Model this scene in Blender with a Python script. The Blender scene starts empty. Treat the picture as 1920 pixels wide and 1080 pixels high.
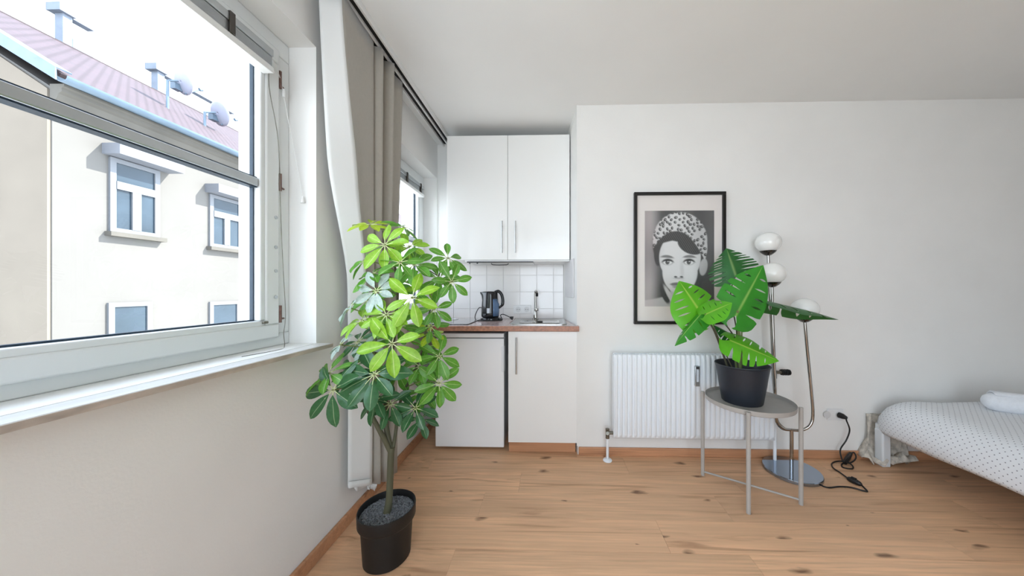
import bpy, bmesh, math, random
from mathutils import Vector, Matrix

random.seed(7)
C = bpy.context.scene.collection
PI = math.pi

# ---------------------------------------------------------------- camera
F, CX, CY, YAW, EYE = 575.0, 1015.0, 543.0, math.radians(1.5), 1.16
cam_d = bpy.data.cameras.new('camera')
cam = bpy.data.objects.new('camera', cam_d)
C.objects.link(cam)
cam.location = (0, 0, EYE)
cam.rotation_euler = (PI / 2, 0, YAW)
cam_d.sensor_width = 36.0
cam_d.sensor_fit = 'HORIZONTAL'
cam_d.lens = 36.0 * F / 1920.0
cam_d.shift_x = -(CX - 960.0) / 1920.0
cam_d.shift_y = (CY - 540.0) / 1920.0
cam_d.clip_start = 0.02
cam_d.clip_end = 300
bpy.context.scene.camera = cam

# ---------------------------------------------------------------- light
vs = bpy.context.scene.view_settings
vs.view_transform = 'Standard'
vs.look = 'None'
vs.gamma = 1.0
vs.use_curve_mapping = False
vs.exposure = 0.85
SKY_GAIN = 3.3
SUN_GAIN = 9.0
wd = bpy.data.worlds.new('sky')
bpy.context.scene.world = wd
wd.use_nodes = True
nt = wd.node_tree
bg = nt.nodes['Background']
tc = nt.nodes.new('ShaderNodeTexCoord')
sx = nt.nodes.new('ShaderNodeSeparateXYZ')
rp = nt.nodes.new('ShaderNodeValToRGB')
nt.links.new(tc.outputs['Generated'], sx.inputs[0])
nt.links.new(sx.outputs['Z'], rp.inputs[0])
rp.color_ramp.elements[0].position = 0.0
rp.color_ramp.elements[0].color = (0.83, 0.90, 1.0, 1)
rp.color_ramp.elements[1].position = 0.9
rp.color_ramp.elements[1].color = (0.66, 0.78, 1.0, 1)
nt.links.new(rp.outputs[0], bg.inputs[0])
bg.inputs[1].default_value = SKY_GAIN
sd = bpy.data.lights.new('sun', 'SUN')
sd.energy = SUN_GAIN
sd.angle = math.radians(0.6)
sd.color = (1.0, 0.96, 0.90)
sun = bpy.data.objects.new('sun', sd)
C.objects.link(sun)
sun.rotation_euler = Vector((-0.62, -0.34, -0.62)).to_track_quat('-Z', 'Y').to_euler()


def portal(name, y0, y1, z0, z1, x):
    d = bpy.data.lights.new(name, 'AREA')
    d.shape = 'RECTANGLE'
    d.size = z1 - z0
    d.size_y = y1 - y0
    d.cycles.is_portal = True
    o = bpy.data.objects.new(name, d)
    C.objects.link(o)
    o.location = (x, (y0 + y1) / 2, (z0 + z1) / 2)
    o.rotation_euler = (0, -PI / 2, 0)


# ---------------------------------------------------------------- picking points at a known depth
RT = Vector((math.cos(YAW), math.sin(YAW), 0))
FW = Vector((-math.sin(YAW), math.cos(YAW), 0))
EYEP = Vector((0, 0, EYE))


def ray(px, py):
    return RT * ((px - CX) / F) + FW + Vector((0, 0, (CY - py) / F))


def at(px, py, Y):
    r = ray(px, py)
    return EYEP + r * (Y / r.y)


def atX(px, py, X):
    r = ray(px, py)
    return EYEP + r * (X / r.x)


def atZ(px, py, Z):
    r = ray(px, py)
    return EYEP + r * ((Z - EYE) / r.z)


# ---------------------------------------------------------------- materials
def lin(c):
    def g(v):
        v /= 255.0
        return v / 12.92 if v <= 0.04045 else ((v + 0.055) / 1.055) ** 2.4
    return (g(c[0]), g(c[1]), g(c[2]), 1.0)


def mat(name, rgb, rough=0.5, metal=0.0, noise=0.0, nscale=8.0, bump=0.0, bscale=40.0, spec=0.5,
        trans=0.0, sheen=0.0, coat=0.0, stretch=(1, 1, 1)):
    m = bpy.data.materials.new(name)
    m.use_nodes = True
    n = m.node_tree.nodes
    l = m.node_tree.links
    b = n['Principled BSDF']
    b.inputs['Base Color'].default_value = lin(rgb)
    b.inputs['Roughness'].default_value = rough
    b.inputs['Metallic'].default_value = metal
    b.inputs['Specular IOR Level'].default_value = spec
    if trans:
        b.inputs['Transmission Weight'].default_value = trans
    if coat:
        b.inputs['Coat Weight'].default_value = coat
        b.inputs['Coat Roughness'].default_value = 0.05
    if sheen:
        b.inputs['Sheen Weight'].default_value = sheen
    t = n.new('ShaderNodeTexCoord')
    mp = n.new('ShaderNodeMapping')
    mp.inputs['Scale'].default_value = stretch
    l.new(t.outputs['Object'], mp.inputs['Vector'])
    if noise:
        nz = n.new('ShaderNodeTexNoise')
        nz.inputs['Scale'].default_value = nscale
        nz.inputs['Detail'].default_value = 5
        l.new(mp.outputs[0], nz.inputs['Vector'])
        r = n.new('ShaderNodeValToRGB')
        c = lin(rgb)
        r.color_ramp.elements[0].position = 0.3
        r.color_ramp.elements[1].position = 0.7
        r.color_ramp.elements[0].color = tuple(max(0, v * (1 - noise)) for v in c[:3]) + (1,)
        r.color_ramp.elements[1].color = tuple(min(1, v * (1 + noise)) for v in c[:3]) + (1,)
        l.new(nz.outputs['Fac'], r.inputs[0])
        l.new(r.outputs[0], b.inputs['Base Color'])
    if bump:
        nb = n.new('ShaderNodeTexNoise')
        nb.inputs['Scale'].default_value = bscale
        nb.inputs['Detail'].default_value = 4
        l.new(mp.outputs[0], nb.inputs['Vector'])
        bp = n.new('ShaderNodeBump')
        bp.inputs['Strength'].default_value = bump
        bp.inputs['Distance'].default_value = 0.01
        l.new(nb.outputs['Fac'], bp.inputs['Height'])
        l.new(bp.outputs[0], b.inputs['Normal'])
    return m


def wood_mat(name, base, dark, knots=True, rough=0.45, per_object=True):
    m = bpy.data.materials.new(name)
    m.use_nodes = True
    n = m.node_tree.nodes
    l = m.node_tree.links
    b = n['Principled BSDF']
    b.inputs['Roughness'].default_value = rough
    b.inputs['Specular IOR Level'].default_value = 0.35
    t = n.new('ShaderNodeTexCoord')
    oi = n.new('ShaderNodeObjectInfo')
    mul = n.new('ShaderNodeVectorMath')
    mul.operation = 'SCALE'
    mul.inputs[0].default_value = (37.0, 19.0, 53.0)
    l.new(oi.outputs['Random'], mul.inputs['Scale'])
    add = n.new('ShaderNodeVectorMath')
    add.operation = 'ADD'
    l.new(t.outputs['Object'], add.inputs[0])
    l.new(mul.outputs[0], add.inputs[1])

    def nz(scale, sc, detail=4, dist=0.0):
        mp = n.new('ShaderNodeMapping')
        mp.inputs['Scale'].default_value = sc
        l.new(add.outputs[0], mp.inputs['Vector'])
        x = n.new('ShaderNodeTexNoise')
        x.inputs['Scale'].default_value = scale
        x.inputs['Detail'].default_value = detail
        x.inputs['Distortion'].default_value = dist
        l.new(mp.outputs[0], x.inputs['Vector'])
        return x.outputs['Fac']

    def mix(fac, a, bb, mode='MIX'):
        x = n.new('ShaderNodeMix')
        x.data_type = 'RGBA'
        x.blend_type = mode
        if hasattr(fac, 'is_linked') or not isinstance(fac, float):
            l.new(fac, x.inputs['Factor'])
        else:
            x.inputs['Factor'].default_value = fac
        for v, k in ((a, 6), (bb, 7)):
            if isinstance(v, tuple):
                x.inputs[k].default_value = v
            else:
                l.new(v, x.inputs[k])
        return x.outputs[2]

    def ramp(fac, p0, p1, c0=(0, 0, 0, 1), c1=(1, 1, 1, 1)):
        r = n.new('ShaderNodeValToRGB')
        r.color_ramp.elements[0].position = p0
        r.color_ramp.elements[1].position = p1
        r.color_ramp.elements[0].color = c0
        r.color_ramp.elements[1].color = c1
        l.new(fac, r.inputs[0])
        return r.outputs[0]

    B, D = lin(base), lin(dark)
    L = tuple(min(1, v * 1.16) for v in B[:3]) + (1,)
    broad = ramp(nz(1.3, (0.8, 6, 6), 3, 0.4), 0.32, 0.68)
    col = mix(broad, tuple(v * 0.86 for v in B[:3]) + (1,), L)
    grain = ramp(nz(9, (0.35, 9, 9), 6, 0.25), 0.35, 0.75)
    col = mix(grain, col, tuple(v * 0.82 for v in B[:3]) + (1,))
    streak = ramp(nz(2.4, (0.45, 9, 9), 5, 1.1), 0.56, 0.80)
    ms = n.new('ShaderNodeMath')
    ms.operation = 'MULTIPLY'
    ms.inputs[1].default_value = 0.75
    l.new(streak, ms.inputs[0])
    col = mix(ms.outputs[0], col, D)
    rnd = ramp(oi.outputs['Random'], 0.0, 1.0, (0.90, 0.90, 0.90, 1), (1.06, 1.05, 1.04, 1))
    if per_object:
        col = mix(1.0, col, rnd, 'MULTIPLY')
    if knots:
        mp = n.new('ShaderNodeMapping')
        mp.inputs['Scale'].default_value = (2.9, 7.5, 7.5)
        l.new(add.outputs[0], mp.inputs['Vector'])
        vd = n.new('ShaderNodeVectorMath')
        vd.operation = 'ADD'
        l.new(mp.outputs[0], vd.inputs[0])
        vnz = n.new('ShaderNodeTexNoise')
        vnz.inputs['Scale'].default_value = 3.0
        l.new(mp.outputs[0], vnz.inputs['Vector'])
        vsc = n.new('ShaderNodeVectorMath')
        vsc.operation = 'SCALE'
        vsc.inputs['Scale'].default_value = 0.35
        l.new(vnz.outputs['Color'], vsc.inputs[0])
        l.new(vsc.outputs[0], vd.inputs[1])
        v = n.new('ShaderNodeTexVoronoi')
        v.voronoi_dimensions = '2D'
        v.inputs['Scale'].default_value = 0.85
        l.new(vd.outputs[0], v.inputs['Vector'])
        # only some cells carry a knot, of varying size
        sep = n.new('ShaderNodeSeparateColor')
        l.new(v.outputs['Color'], sep.inputs[0])
        sz = n.new('ShaderNodeMath')
        sz.operation = 'MULTIPLY_ADD'
        sz.inputs[1].default_value = 1.1
        sz.inputs[2].default_value = 0.28
        l.new(sep.outputs[1], sz.inputs[0])
        dv = n.new('ShaderNodeMath')
        dv.operation = 'DIVIDE'
        l.new(v.outputs['Distance'], dv.inputs[0])
        l.new(sz.outputs[0], dv.inputs[1])
        k = ramp(dv.outputs[0], 0.02, 0.10, (1, 1, 1, 1), (0, 0, 0, 1))
        gate = n.new('ShaderNodeMath')
        gate.operation = 'GREATER_THAN'
        gate.inputs[1].default_value = 0.5
        l.new(sep.outputs[0], gate.inputs[0])
        mk = n.new('ShaderNodeMath')
        mk.operation = 'MULTIPLY'
        l.new(k, mk.inputs[0])
        l.new(gate.outputs[0], mk.inputs[1])
        mk2 = n.new('ShaderNodeMath')
        mk2.operation = 'MULTIPLY'
        mk2.inputs[1].default_value = 0.85
        l.new(mk.outputs[0], mk2.inputs[0])
        col = mix(mk2.outputs[0], col, tuple(x * 0.45 for x in D[:3]) + (1,))
    l.new(col, b.inputs['Base Color'])
    bp = n.new('ShaderNodeBump')
    bp.inputs['Strength'].default_value = 0.12
    bp.inputs['Distance'].default_value = 0.004
    l.new(grain, bp.inputs['Height'])
    l.new(bp.outputs[0], b.inputs['Normal'])
    return m


def glass_mat(name, tint=(1, 1, 1, 1)):
    m = bpy.data.materials.new(name)
    m.use_nodes = True
    n = m.node_tree.nodes
    l = m.node_tree.links
    n.remove(n['Principled BSDF'])
    out = n['Material Output']
    tr = n.new('ShaderNodeBsdfTransparent')
    tr.inputs[0].default_value = tint
    gl = n.new('ShaderNodeBsdfGlossy')
    gl.inputs['Roughness'].default_value = 0.0
    fr = n.new('ShaderNodeFresnel')
    fr.inputs[0].default_value = 1.3
    mx = n.new('ShaderNodeMixShader')
    ge = n.new('ShaderNodeNewGeometry')
    front = n.new('ShaderNodeMath')
    front.operation = 'SUBTRACT'
    front.inputs[0].default_value = 1.0
    l.new(ge.outputs['Backfacing'], front.inputs[1])
    mu = n.new('ShaderNodeMath')
    mu.operation = 'MULTIPLY'
    l.new(fr.outputs[0], mu.inputs[0])
    l.new(front.outputs[0], mu.inputs[1])
    l.new(mu.outputs[0], mx.inputs[0])
    l.new(tr.outputs[0], mx.inputs[1])
    l.new(gl.outputs[0], mx.inputs[2])
    l.new(mx.outputs[0], out.inputs[0])
    return m


M = dict(
    wall=mat('wall_paint', (244, 243, 240), 0.85, noise=0.02, nscale=3, bump=0.05, bscale=120, spec=0.2),
    ceil=mat('ceiling_paint', (244, 244, 242), 0.9, noise=0.015, nscale=2, spec=0.2),
    white=mat('white_lacquer', (238, 238, 236), 0.35, noise=0.01, nscale=4),
    door=mat('white_gloss_front', (248, 248, 246), 0.22, noise=0.008, nscale=2, coat=0.3),
    fridge=mat('fridge_enamel', (250, 251, 253), 0.25, noise=0.006, nscale=3, coat=0.7),
    upvc=mat('window_plastic', (232, 234, 233), 0.3, noise=0.01, nscale=5),
    gasket=mat('window_gasket', (28, 48, 66), 0.5, noise=0.1),
    alu=mat('aluminium', (190, 194, 196), 0.3, 0.9, noise=0.04, nscale=20),
    chrome=mat('chrome', (168, 165, 160), 0.08, 1.0, noise=0.03, nscale=6),
    darkmetal=mat('dark_metal', (92, 88, 84), 0.15, 1.0, noise=0.05),  # dark metal; on the lamp cups it paints dark reflections in chrome
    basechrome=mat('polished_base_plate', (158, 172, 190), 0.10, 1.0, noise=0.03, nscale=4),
    steel=mat('brushed_steel', (190, 190, 188), 0.28, 1.0, noise=0.05, nscale=40, stretch=(0.1, 1, 1)),
    dark=mat('dark_gap', (22, 20, 18), 0.8, noise=0.1),
    black=mat('black_plastic', (20, 21, 23), 0.4, noise=0.15, nscale=12),
    potblack=mat('matt_black_pot', (17, 18, 19), 0.5, noise=0.1, nscale=10),
    potgrey=mat('charcoal_metal_pot', (36, 41, 50), 0.42, noise=0.06, nscale=8),
    cord=mat('black_cord', (16, 16, 17), 0.45, noise=0.1),
    gravel=mat('gravel', (120, 124, 130), 0.9, noise=0.75, nscale=160),
    tile=mat('white_tile', (238, 235, 233), 0.14, noise=0.01, nscale=3, coat=0.3),
    panel=mat('pale_grey_panel', (222, 220, 220), 0.4, noise=0.02),
    outlet=mat('outlet_plastic', (222, 222, 222), 0.35, noise=0.01),
    grout=mat('tile_grout', (224, 220, 217), 0.9, noise=0.03),
    granite=mat('counter_edge', (176, 124, 100), 0.35, noise=0.28, nscale=55),
    counter=mat('counter_top', (196, 172, 166), 0.2, noise=0.2, nscale=70, coat=0.3),
    hob=mat('black_ceramic_glass', (14, 16, 20), 0.05, noise=0.05, coat=1.0),
    stone=mat('sill_marble', (224, 222, 220), 0.25, noise=0.05, nscale=9, stretch=(4, 0.6, 4)),
    stone_edge=mat('sill_edge_marble', (192, 178, 166), 0.5, noise=0.22, nscale=22, stretch=(4, 0.8, 2)),
    lining=mat('curtain_lining', (236, 237, 235), 0.9, noise=0.01, sheen=0.2, bump=0.05, bscale=300),
    drape=mat('curtain_fabric', (172, 166, 155), 0.85, noise=0.03, nscale=60, sheen=0.3, bump=0.08, bscale=400),
    opal=mat('opal_glass', (245, 244, 240), 0.12, noise=0.004, spec=0.5, coat=0.4),
    tablegrey=mat('grey_powder_coat', (176, 171, 165), 0.42, noise=0.03, nscale=30),
    radiator=mat('radiator_enamel', (244, 248, 252), 0.3, noise=0.01),
    brass=mat('old_nickel', (125, 122, 112), 0.35, 0.9, noise=0.2, nscale=60),
    rust=mat('hinge_pin', (120, 92, 84), 0.5, 0.4, noise=0.3, nscale=60),
    trunk=mat('plant_trunk', (86, 85, 64), 0.7, noise=0.2, nscale=25, stretch=(1, 1, 0.15)),
    stem=mat('plant_stem', (124, 132, 82), 0.55, noise=0.15, nscale=30),
    spoke=mat('leaf_spoke', (206, 214, 160), 0.5, noise=0.08),
    twig=mat('plant_twig', (86, 84, 66), 0.6, noise=0.15, nscale=30),
    bedwhite=mat('bed_frame_paint', (226, 230, 233), 0.35, noise=0.01),
    towel=mat('white_terry', (240, 243, 248), 0.95, noise=0.03, nscale=60, bump=0.5, bscale=260, sheen=0.4),
    frame=mat('black_picture_frame', (24, 23, 22), 0.3, noise=0.1, nscale=20),
    mount=mat('picture_mount', (240, 234, 229), 0.6, noise=0.008),
    socket=mat('socket_plastic', (238, 238, 238), 0.3, noise=0.01),
    label=mat('pale_sticker', (214, 220, 228), 0.4, noise=0.12, nscale=150),
    kettle=mat('kettle_plastic', (24, 25, 28), 0.22, noise=0.08, coat=0.4),
    kettleblue=mat('kettle_water_gauge', (92, 122, 160), 0.12, noise=0.12, nscale=16, coat=0.5),
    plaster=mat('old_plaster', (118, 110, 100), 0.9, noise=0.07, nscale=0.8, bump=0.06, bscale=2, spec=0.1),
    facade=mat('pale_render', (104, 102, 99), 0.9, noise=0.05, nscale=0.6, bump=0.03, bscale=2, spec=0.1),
    cornice=mat('cornice_plaster', (92, 89, 84), 0.9, noise=0.1, nscale=2, spec=0.1),
    zinc=mat('zinc_flashing', (96, 112, 126), 0.4, 0.3, noise=0.1, nscale=4),
    rooftile=None,
    farframe=mat('far_window_frame', (104, 107, 112), 0.5, noise=0.02),
    farglass=mat('far_window_glass', (50, 62, 72), 0.05, noise=0.2, nscale=1.4, spec=0.35),
    farblind=mat('far_blind', (108, 111, 118), 0.6, noise=0.03),
    chimney=mat('chimney_render', (112, 120, 132), 0.85, noise=0.1, nscale=4),
    dish=mat('dish_metal', (150, 152, 166), 0.5, noise=0.04),
    yard=mat('yard_paving', (196, 193, 186), 0.9, noise=0.1, nscale=1),
    clear=glass_mat('picture_glass', (0.995, 0.995, 0.995, 1)),
    glass=glass_mat('window_glass', (0.97, 0.985, 0.98, 1)),
)
M['floorwood'] = wood_mat('oak_laminate', (234, 188, 148), (146, 96, 66))
M['skirtwood'] = wood_mat('oak_skirting', (206, 152, 114), (140, 92, 62), knots=False)


def leaf_mat(name, rgb, vein, rough=0.38, back=None):
    m = mat(name, rgb, rough, noise=0.14, nscale=9)
    n = m.node_tree.nodes
    l = m.node_tree.links
    b = n['Principled BSDF']
    src = b.inputs['Base Color'].links[0].from_socket
    uv = n.new('ShaderNodeUVMap')
    sp = n.new('ShaderNodeSeparateXYZ')
    l.new(uv.outputs[0], sp.inputs[0])
    r = n.new('ShaderNodeValToRGB')
    e = r.color_ramp.elements
    e[0].position = 0.462
    e[0].color = (0, 0, 0, 1)
    e[1].position = 0.5
    e[1].color = (1, 1, 1, 1)
    e2 = r.color_ramp.elements.new(0.538)
    e2.color = (0, 0, 0, 1)
    l.new(sp.outputs['X'], r.inputs[0])
    mx = n.new('ShaderNodeMix')
    mx.data_type = 'RGBA'
    l.new(r.outputs[0], mx.inputs['Factor'])
    l.new(src, mx.inputs[6])
    mx.inputs[7].default_value = lin(vein)
    l.new(mx.outputs[2], b.inputs['Base Color'])
    # thin leaf: some light comes through
    tr = n.new('ShaderNodeBsdfTranslucent')
    l.new(mx.outputs[2], tr.inputs[0])
    ms = n.new('ShaderNodeMixShader')
    ms.inputs[0].default_value = 0.22
    out = n['Material Output']
    l.new(b.outputs[0], ms.inputs[1])
    l.new(tr.outputs[0], ms.inputs[2])
    l.new(ms.outputs[0], out.inputs[0])
    return m


LM = dict(  # umbrella leaf tones paint light and shade onto one kind of leaf
    b=leaf_mat('lit_leaf', (142, 190, 48), (205, 222, 130)),
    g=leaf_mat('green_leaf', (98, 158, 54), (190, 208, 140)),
    d=leaf_mat('shaded_leaf', (58, 106, 62), (170, 190, 150), rough=0.3),
    p=leaf_mat('sheen_leaf', (176, 194, 184), (214, 222, 206), rough=0.45),  # paleness paints the sky's gloss onto the leaf
    y=leaf_mat('lime_leaf', (176, 206, 50), (216, 226, 120)),
    m=leaf_mat('split_leaf', (58, 150, 44), (150, 196, 96), rough=0.33),
    mb=leaf_mat('bright_split_leaf', (96, 184, 34), (176, 214, 90), rough=0.33),
    md=leaf_mat('dark_split_leaf', (44, 106, 48), (130, 166, 100), rough=0.33),
)


# ---------------------------------------------------------------- mesh helpers
class MB:
    def __init__(self):
        self.v, self.f, self.uv, self.mi = [], [], {}, []

    def quad_grid(self, rows, close_u=False, uvs=None):
        base = len(self.v)
        nr, nc = len(rows), len(rows[0])
        for r in rows:
            self.v += [tuple(p) for p in r]
        if uvs:
            for i in range(nr):
                for j in range(nc):
                    self.uv[base + i * nc + j] = uvs[i][j]
        for i in range(nr - 1):
            for j in range(nc if close_u else nc - 1):
                k = (j + 1) % nc
                self.f.append((base + i * nc + j, base + i * nc + k, base + (i + 1) * nc + k, base + (i + 1) * nc + j))
        return base

    def box(self, x0, x1, y0, y1, z0, z1):
        b = len(self.v)
        self.v += [(x0, y0, z0), (x1, y0, z0), (x1, y1, z0), (x0, y1, z0),
                   (x0, y0, z1), (x1, y0, z1), (x1, y1, z1), (x0, y1, z1)]
        for q in ((0, 3, 2, 1), (4, 5, 6, 7), (0, 1, 5, 4), (1, 2, 6, 5), (2, 3, 7, 6), (3, 0, 4, 7)):
            self.f.append(tuple(b + i for i in q))
        return self

    def prism(self, poly, axis, a0, a1):
        """poly: 2D points; extruded along axis 'x','y','z'."""
        b = len(self.v)
        n = len(poly)

        def mk(p, a):
            return {'x': (a, p[0], p[1]), 'y': (p[0], a, p[1]), 'z': (p[0], p[1], a)}[axis]
        self.v += [mk(p, a0) for p in poly] + [mk(p, a1) for p in poly]
        self.f.append(tuple(b + i for i in range(n))[::-1])
        self.f.append(tuple(b + n + i for i in range(n)))
        for i in range(n):
            j = (i + 1) % n
            self.f.append((b + i, b + j, b + n + j, b + n + i))
        return self

    def tube(self, pts, r, n=10, cap=True):
        pts = [Vector(p) for p in pts]
        rs = r if isinstance(r, (list, tuple)) else [r] * len(pts)
        rows = []
        up = None
        for i, p in enumerate(pts):
            t = (pts[min(i + 1, len(pts) - 1)] - pts[max(i - 1, 0)]).normalized()
            if up is None:
                up = t.orthogonal().normalized()
            else:
                up = (up - t * up.dot(t))
                up = up.normalized() if up.length > 1e-6 else t.orthogonal().normalized()
            s = t.cross(up)
            rows.append([p + (up * math.cos(a) + s * math.sin(a)) * rs[i] for a in [2 * PI * k / n for k in range(n)]])
        b = self.quad_grid(rows, True)
        if cap:
            self.f.append(tuple(b + k for k in range(n))[::-1])
            e = b + (len(rows) - 1) * n
            self.f.append(tuple(e + k for k in range(n)))
        return self

    def lathe(self, prof, cx=0, cy=0, n=32, z0=0.0, cap_bottom=True, cap_top=False, sx=1, sy=1):
        rows = [[(cx + r * sx * math.cos(2 * PI * k / n), cy + r * sy * math.sin(2 * PI * k / n), z0 + z) for k in range(n)] for r, z in prof]
        b = self.quad_grid(rows, True)
        if cap_bottom:
            self.f.append(tuple(b + k for k in range(n))[::-1])
        if cap_top:
            e = b + (len(rows) - 1) * n
            self.f.append(tuple(e + k for k in range(n)))
        return self

    def mesh(self, name, m, smooth=None):
        me = bpy.data.meshes.new(name)
        me.from_pydata([tuple(p) for p in self.v], [], self.f)
        for mm in (m if isinstance(m, list) else [m]):
            me.materials.append(mm)
        if self.uv:
            ul = me.uv_layers.new(name='UVMap')
            for lp in me.loops:
                ul.data[lp.index].uv = self.uv.get(lp.vertex_index, (0, 0))
        if self.mi:
            for i, k in enumerate(self.mi):
                me.polygons[i].material_index = k
        bm = bmesh.new()
        bm.from_mesh(me)
        if not self.uv:
            bmesh.ops.recalc_face_normals(bm, faces=bm.faces)
        bm.to_mesh(me)
        bm.free()
        if smooth is not None:
            for p in me.polygons:
                p.use_smooth = True
            me.set_sharp_from_angle(angle=math.radians(smooth))
        return me

    def build(self, name, m, parent=None, smooth=None, bevel=0.0, seg=2, solid=0.0, sub=0):
        me = self.mesh(name, m, smooth if smooth is not None else (40 if bevel else None))
        o = bpy.data.objects.new(name, me)
        C.objects.link(o)
        if parent is not None:
            o.parent = parent
            # parts stay in world coordinates: undo the offset of the thing (parts of parts have none)
            o.matrix_parent_inverse = Matrix.Translation(-parent.location) if parent.parent is None else Matrix.Identity(4)
        if solid:
            md = o.modifiers.new('thickness', 'SOLIDIFY')
            md.thickness = solid
            md.offset = 0
        if sub:
            md = o.modifiers.new('smooth', 'SUBSURF')
            md.levels = md.render_levels = sub
        if bevel:
            md = o.modifiers.new('bevel', 'BEVEL')
            md.width = bevel
            md.segments = seg
            md.limit_method = 'ANGLE'
            md.angle_limit = math.radians(35)
        return o


def thing(name, label, cat, loc=(0, 0, 0), group=None):
    o = bpy.data.objects.new(name, None)
    C.objects.link(o)
    o.location = loc
    o.empty_display_size = 0.1
    tag(o, label, cat, group)
    return o


def tag(o, label, cat, group=None):
    o['label'] = label
    o['category'] = cat
    if group:
        o['group'] = group
    return o


def struct(o):
    o['kind'] = 'structure'
    return o


def smooth_path(pts, n=8):
    pts = [Vector(p) for p in pts]
    out = []
    for i in range(len(pts) - 1):
        p0 = pts[max(i - 1, 0)]
        p1, p2 = pts[i], pts[i + 1]
        p3 = pts[min(i + 2, len(pts) - 1)]
        for k in range(n):
            t = k / n
            out.append(0.5 * ((2 * p1) + (p2 - p0) * t + (2 * p0 - 5 * p1 + 4 * p2 - p3) * t * t + (3 * p1 - p0 - 3 * p2 + p3) * t ** 3))
    out.append(pts[-1])
    return out


# ================================================================ ROOM SHELL
XL, XR, YB, YN, YK, ZC = -1.0, 5.0, 2.165, -1.9, 2.72, 2.457
W1 = dict(y0=-0.35, y1=1.29, z0=0.93, z1=2.20)
W2 = dict(y0=1.80, y1=2.70, z0=0.93, z1=2.15)
W3 = dict(y0=-1.8, y1=-0.60, z0=0.93, z1=2.20)


def wall_with_openings(mb, x0, x1, ya, yb, holes):
    ys = ya
    for h in sorted(holes, key=lambda q: q['y0']):
        mb.box(x0, x1, ys, h['y0'], 0, ZC + 0.1)
        mb.box(x0, x1, h['y0'], h['y1'], 0, h['z0'])
        mb.box(x0, x1, h['y0'], h['y1'], h['z1'], ZC + 0.1)
        ys = h['y1']
    mb.box(x0, x1, ys, yb, 0, ZC + 0.1)


def inset(h, a=0.04, b=0.03):
    return dict(y0=h['y0'] + a, y1=h['y1'] - a, z0=h['z0'] + 0.035, z1=h['z1'] - b)


mb = MB()
wall_with_openings(mb, -1.16, XL, YN, YK, [W1, W2, W3])
wall_with_openings(mb, -1.30, -1.16, YN, YK + 0.2, [inset(W1), inset(W2), inset(W3)])
struct(mb.build('wall_left', M['wall']))
mb = MB()
mb.box(0.2, XR + 0.2, YB, YB + 0.75, 0, ZC + 0.1)
# tapered flank of the kitchen niche
mb.v += []
struct(mb.build('wall_back', M['wall']))
mb = MB().prism([(0.2, YB), (0.2, YK + 0.2), (0.125, YK + 0.2), (0.125, YK), ], 'z', 0, ZC + 0.1)
struct(mb.build('wall_niche', M['wall']))
struct(MB().box(-1.30, 0.2, YK, YK + 0.2, 0, ZC + 0.1).build('wall_kitchen', M['wall']))
struct(MB().box(XR, XR + 0.2, YN, YB, 0, ZC + 0.1).build('wall_right', M['wall']))
FX0, FX1, FZ0, FZ1 = -0.8, 1.1, 0.10, 2.28
struct(MB().box(-1.30, FX0, YN - 0.2, YN, 0, ZC + 0.1).box(FX1, XR + 0.2, YN - 0.2, YN, 0, ZC + 0.1).box(FX0, FX1, YN - 0.2, YN, 0, FZ0).box(FX0, FX1, YN - 0.2, YN, FZ1, ZC + 0.1).build('wall_front', M['wall']))
struct(MB().box(-1.30, XR + 0.2, YN - 0.2, YK + 0.2, ZC, ZC + 0.25).build('ceiling', M['ceil']))
floor = struct(MB().box(-1.30, XR + 0.2, YN - 0.2, YK + 0.2, -0.2, -0.012).build('floor', M['dark']))
# planks
PW, PL = 0.192, 1.29
pm = MB().box(0, PL - 0.0012, 0, PW - 0.0012, -0.012, 0.0).mesh('plank', M['floorwood'])
row = 0
y = YN
while y < YK:
    x = -1.0 - random.uniform(0.05, 1.1)
    while x < XR:
        x1 = x + PL
        a, b = max(x, XL), min(x1, XR)
        if b - a > 0.03:
            o = bpy.data.objects.new('plank', pm)
            C.objects.link(o)
            o.parent = floor
            o.location = (a, y, 0)
            o.scale = ((b - a) / PL, min(1, (YK - y) / PW), 1)
        x = x1
    y += PW
    row += 1

# skirting boards
SK = M['skirtwood']
struct(MB().box(XL, XL + 0.016, YN, YK - 0.01, 0.0, 0.062).build('baseboard_left', SK, bevel=0.004))
struct(MB().box(0.205, XR, YB - 0.016, YB, 0.0, 0.056).build('baseboard_back', SK, bevel=0.004))
# white corner bead at the niche edge
struct(MB().box(0.193, 0.203, YB - 0.003, YB + 0.02, 0.06, ZC).build('trim_1', M['wall']))


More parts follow.
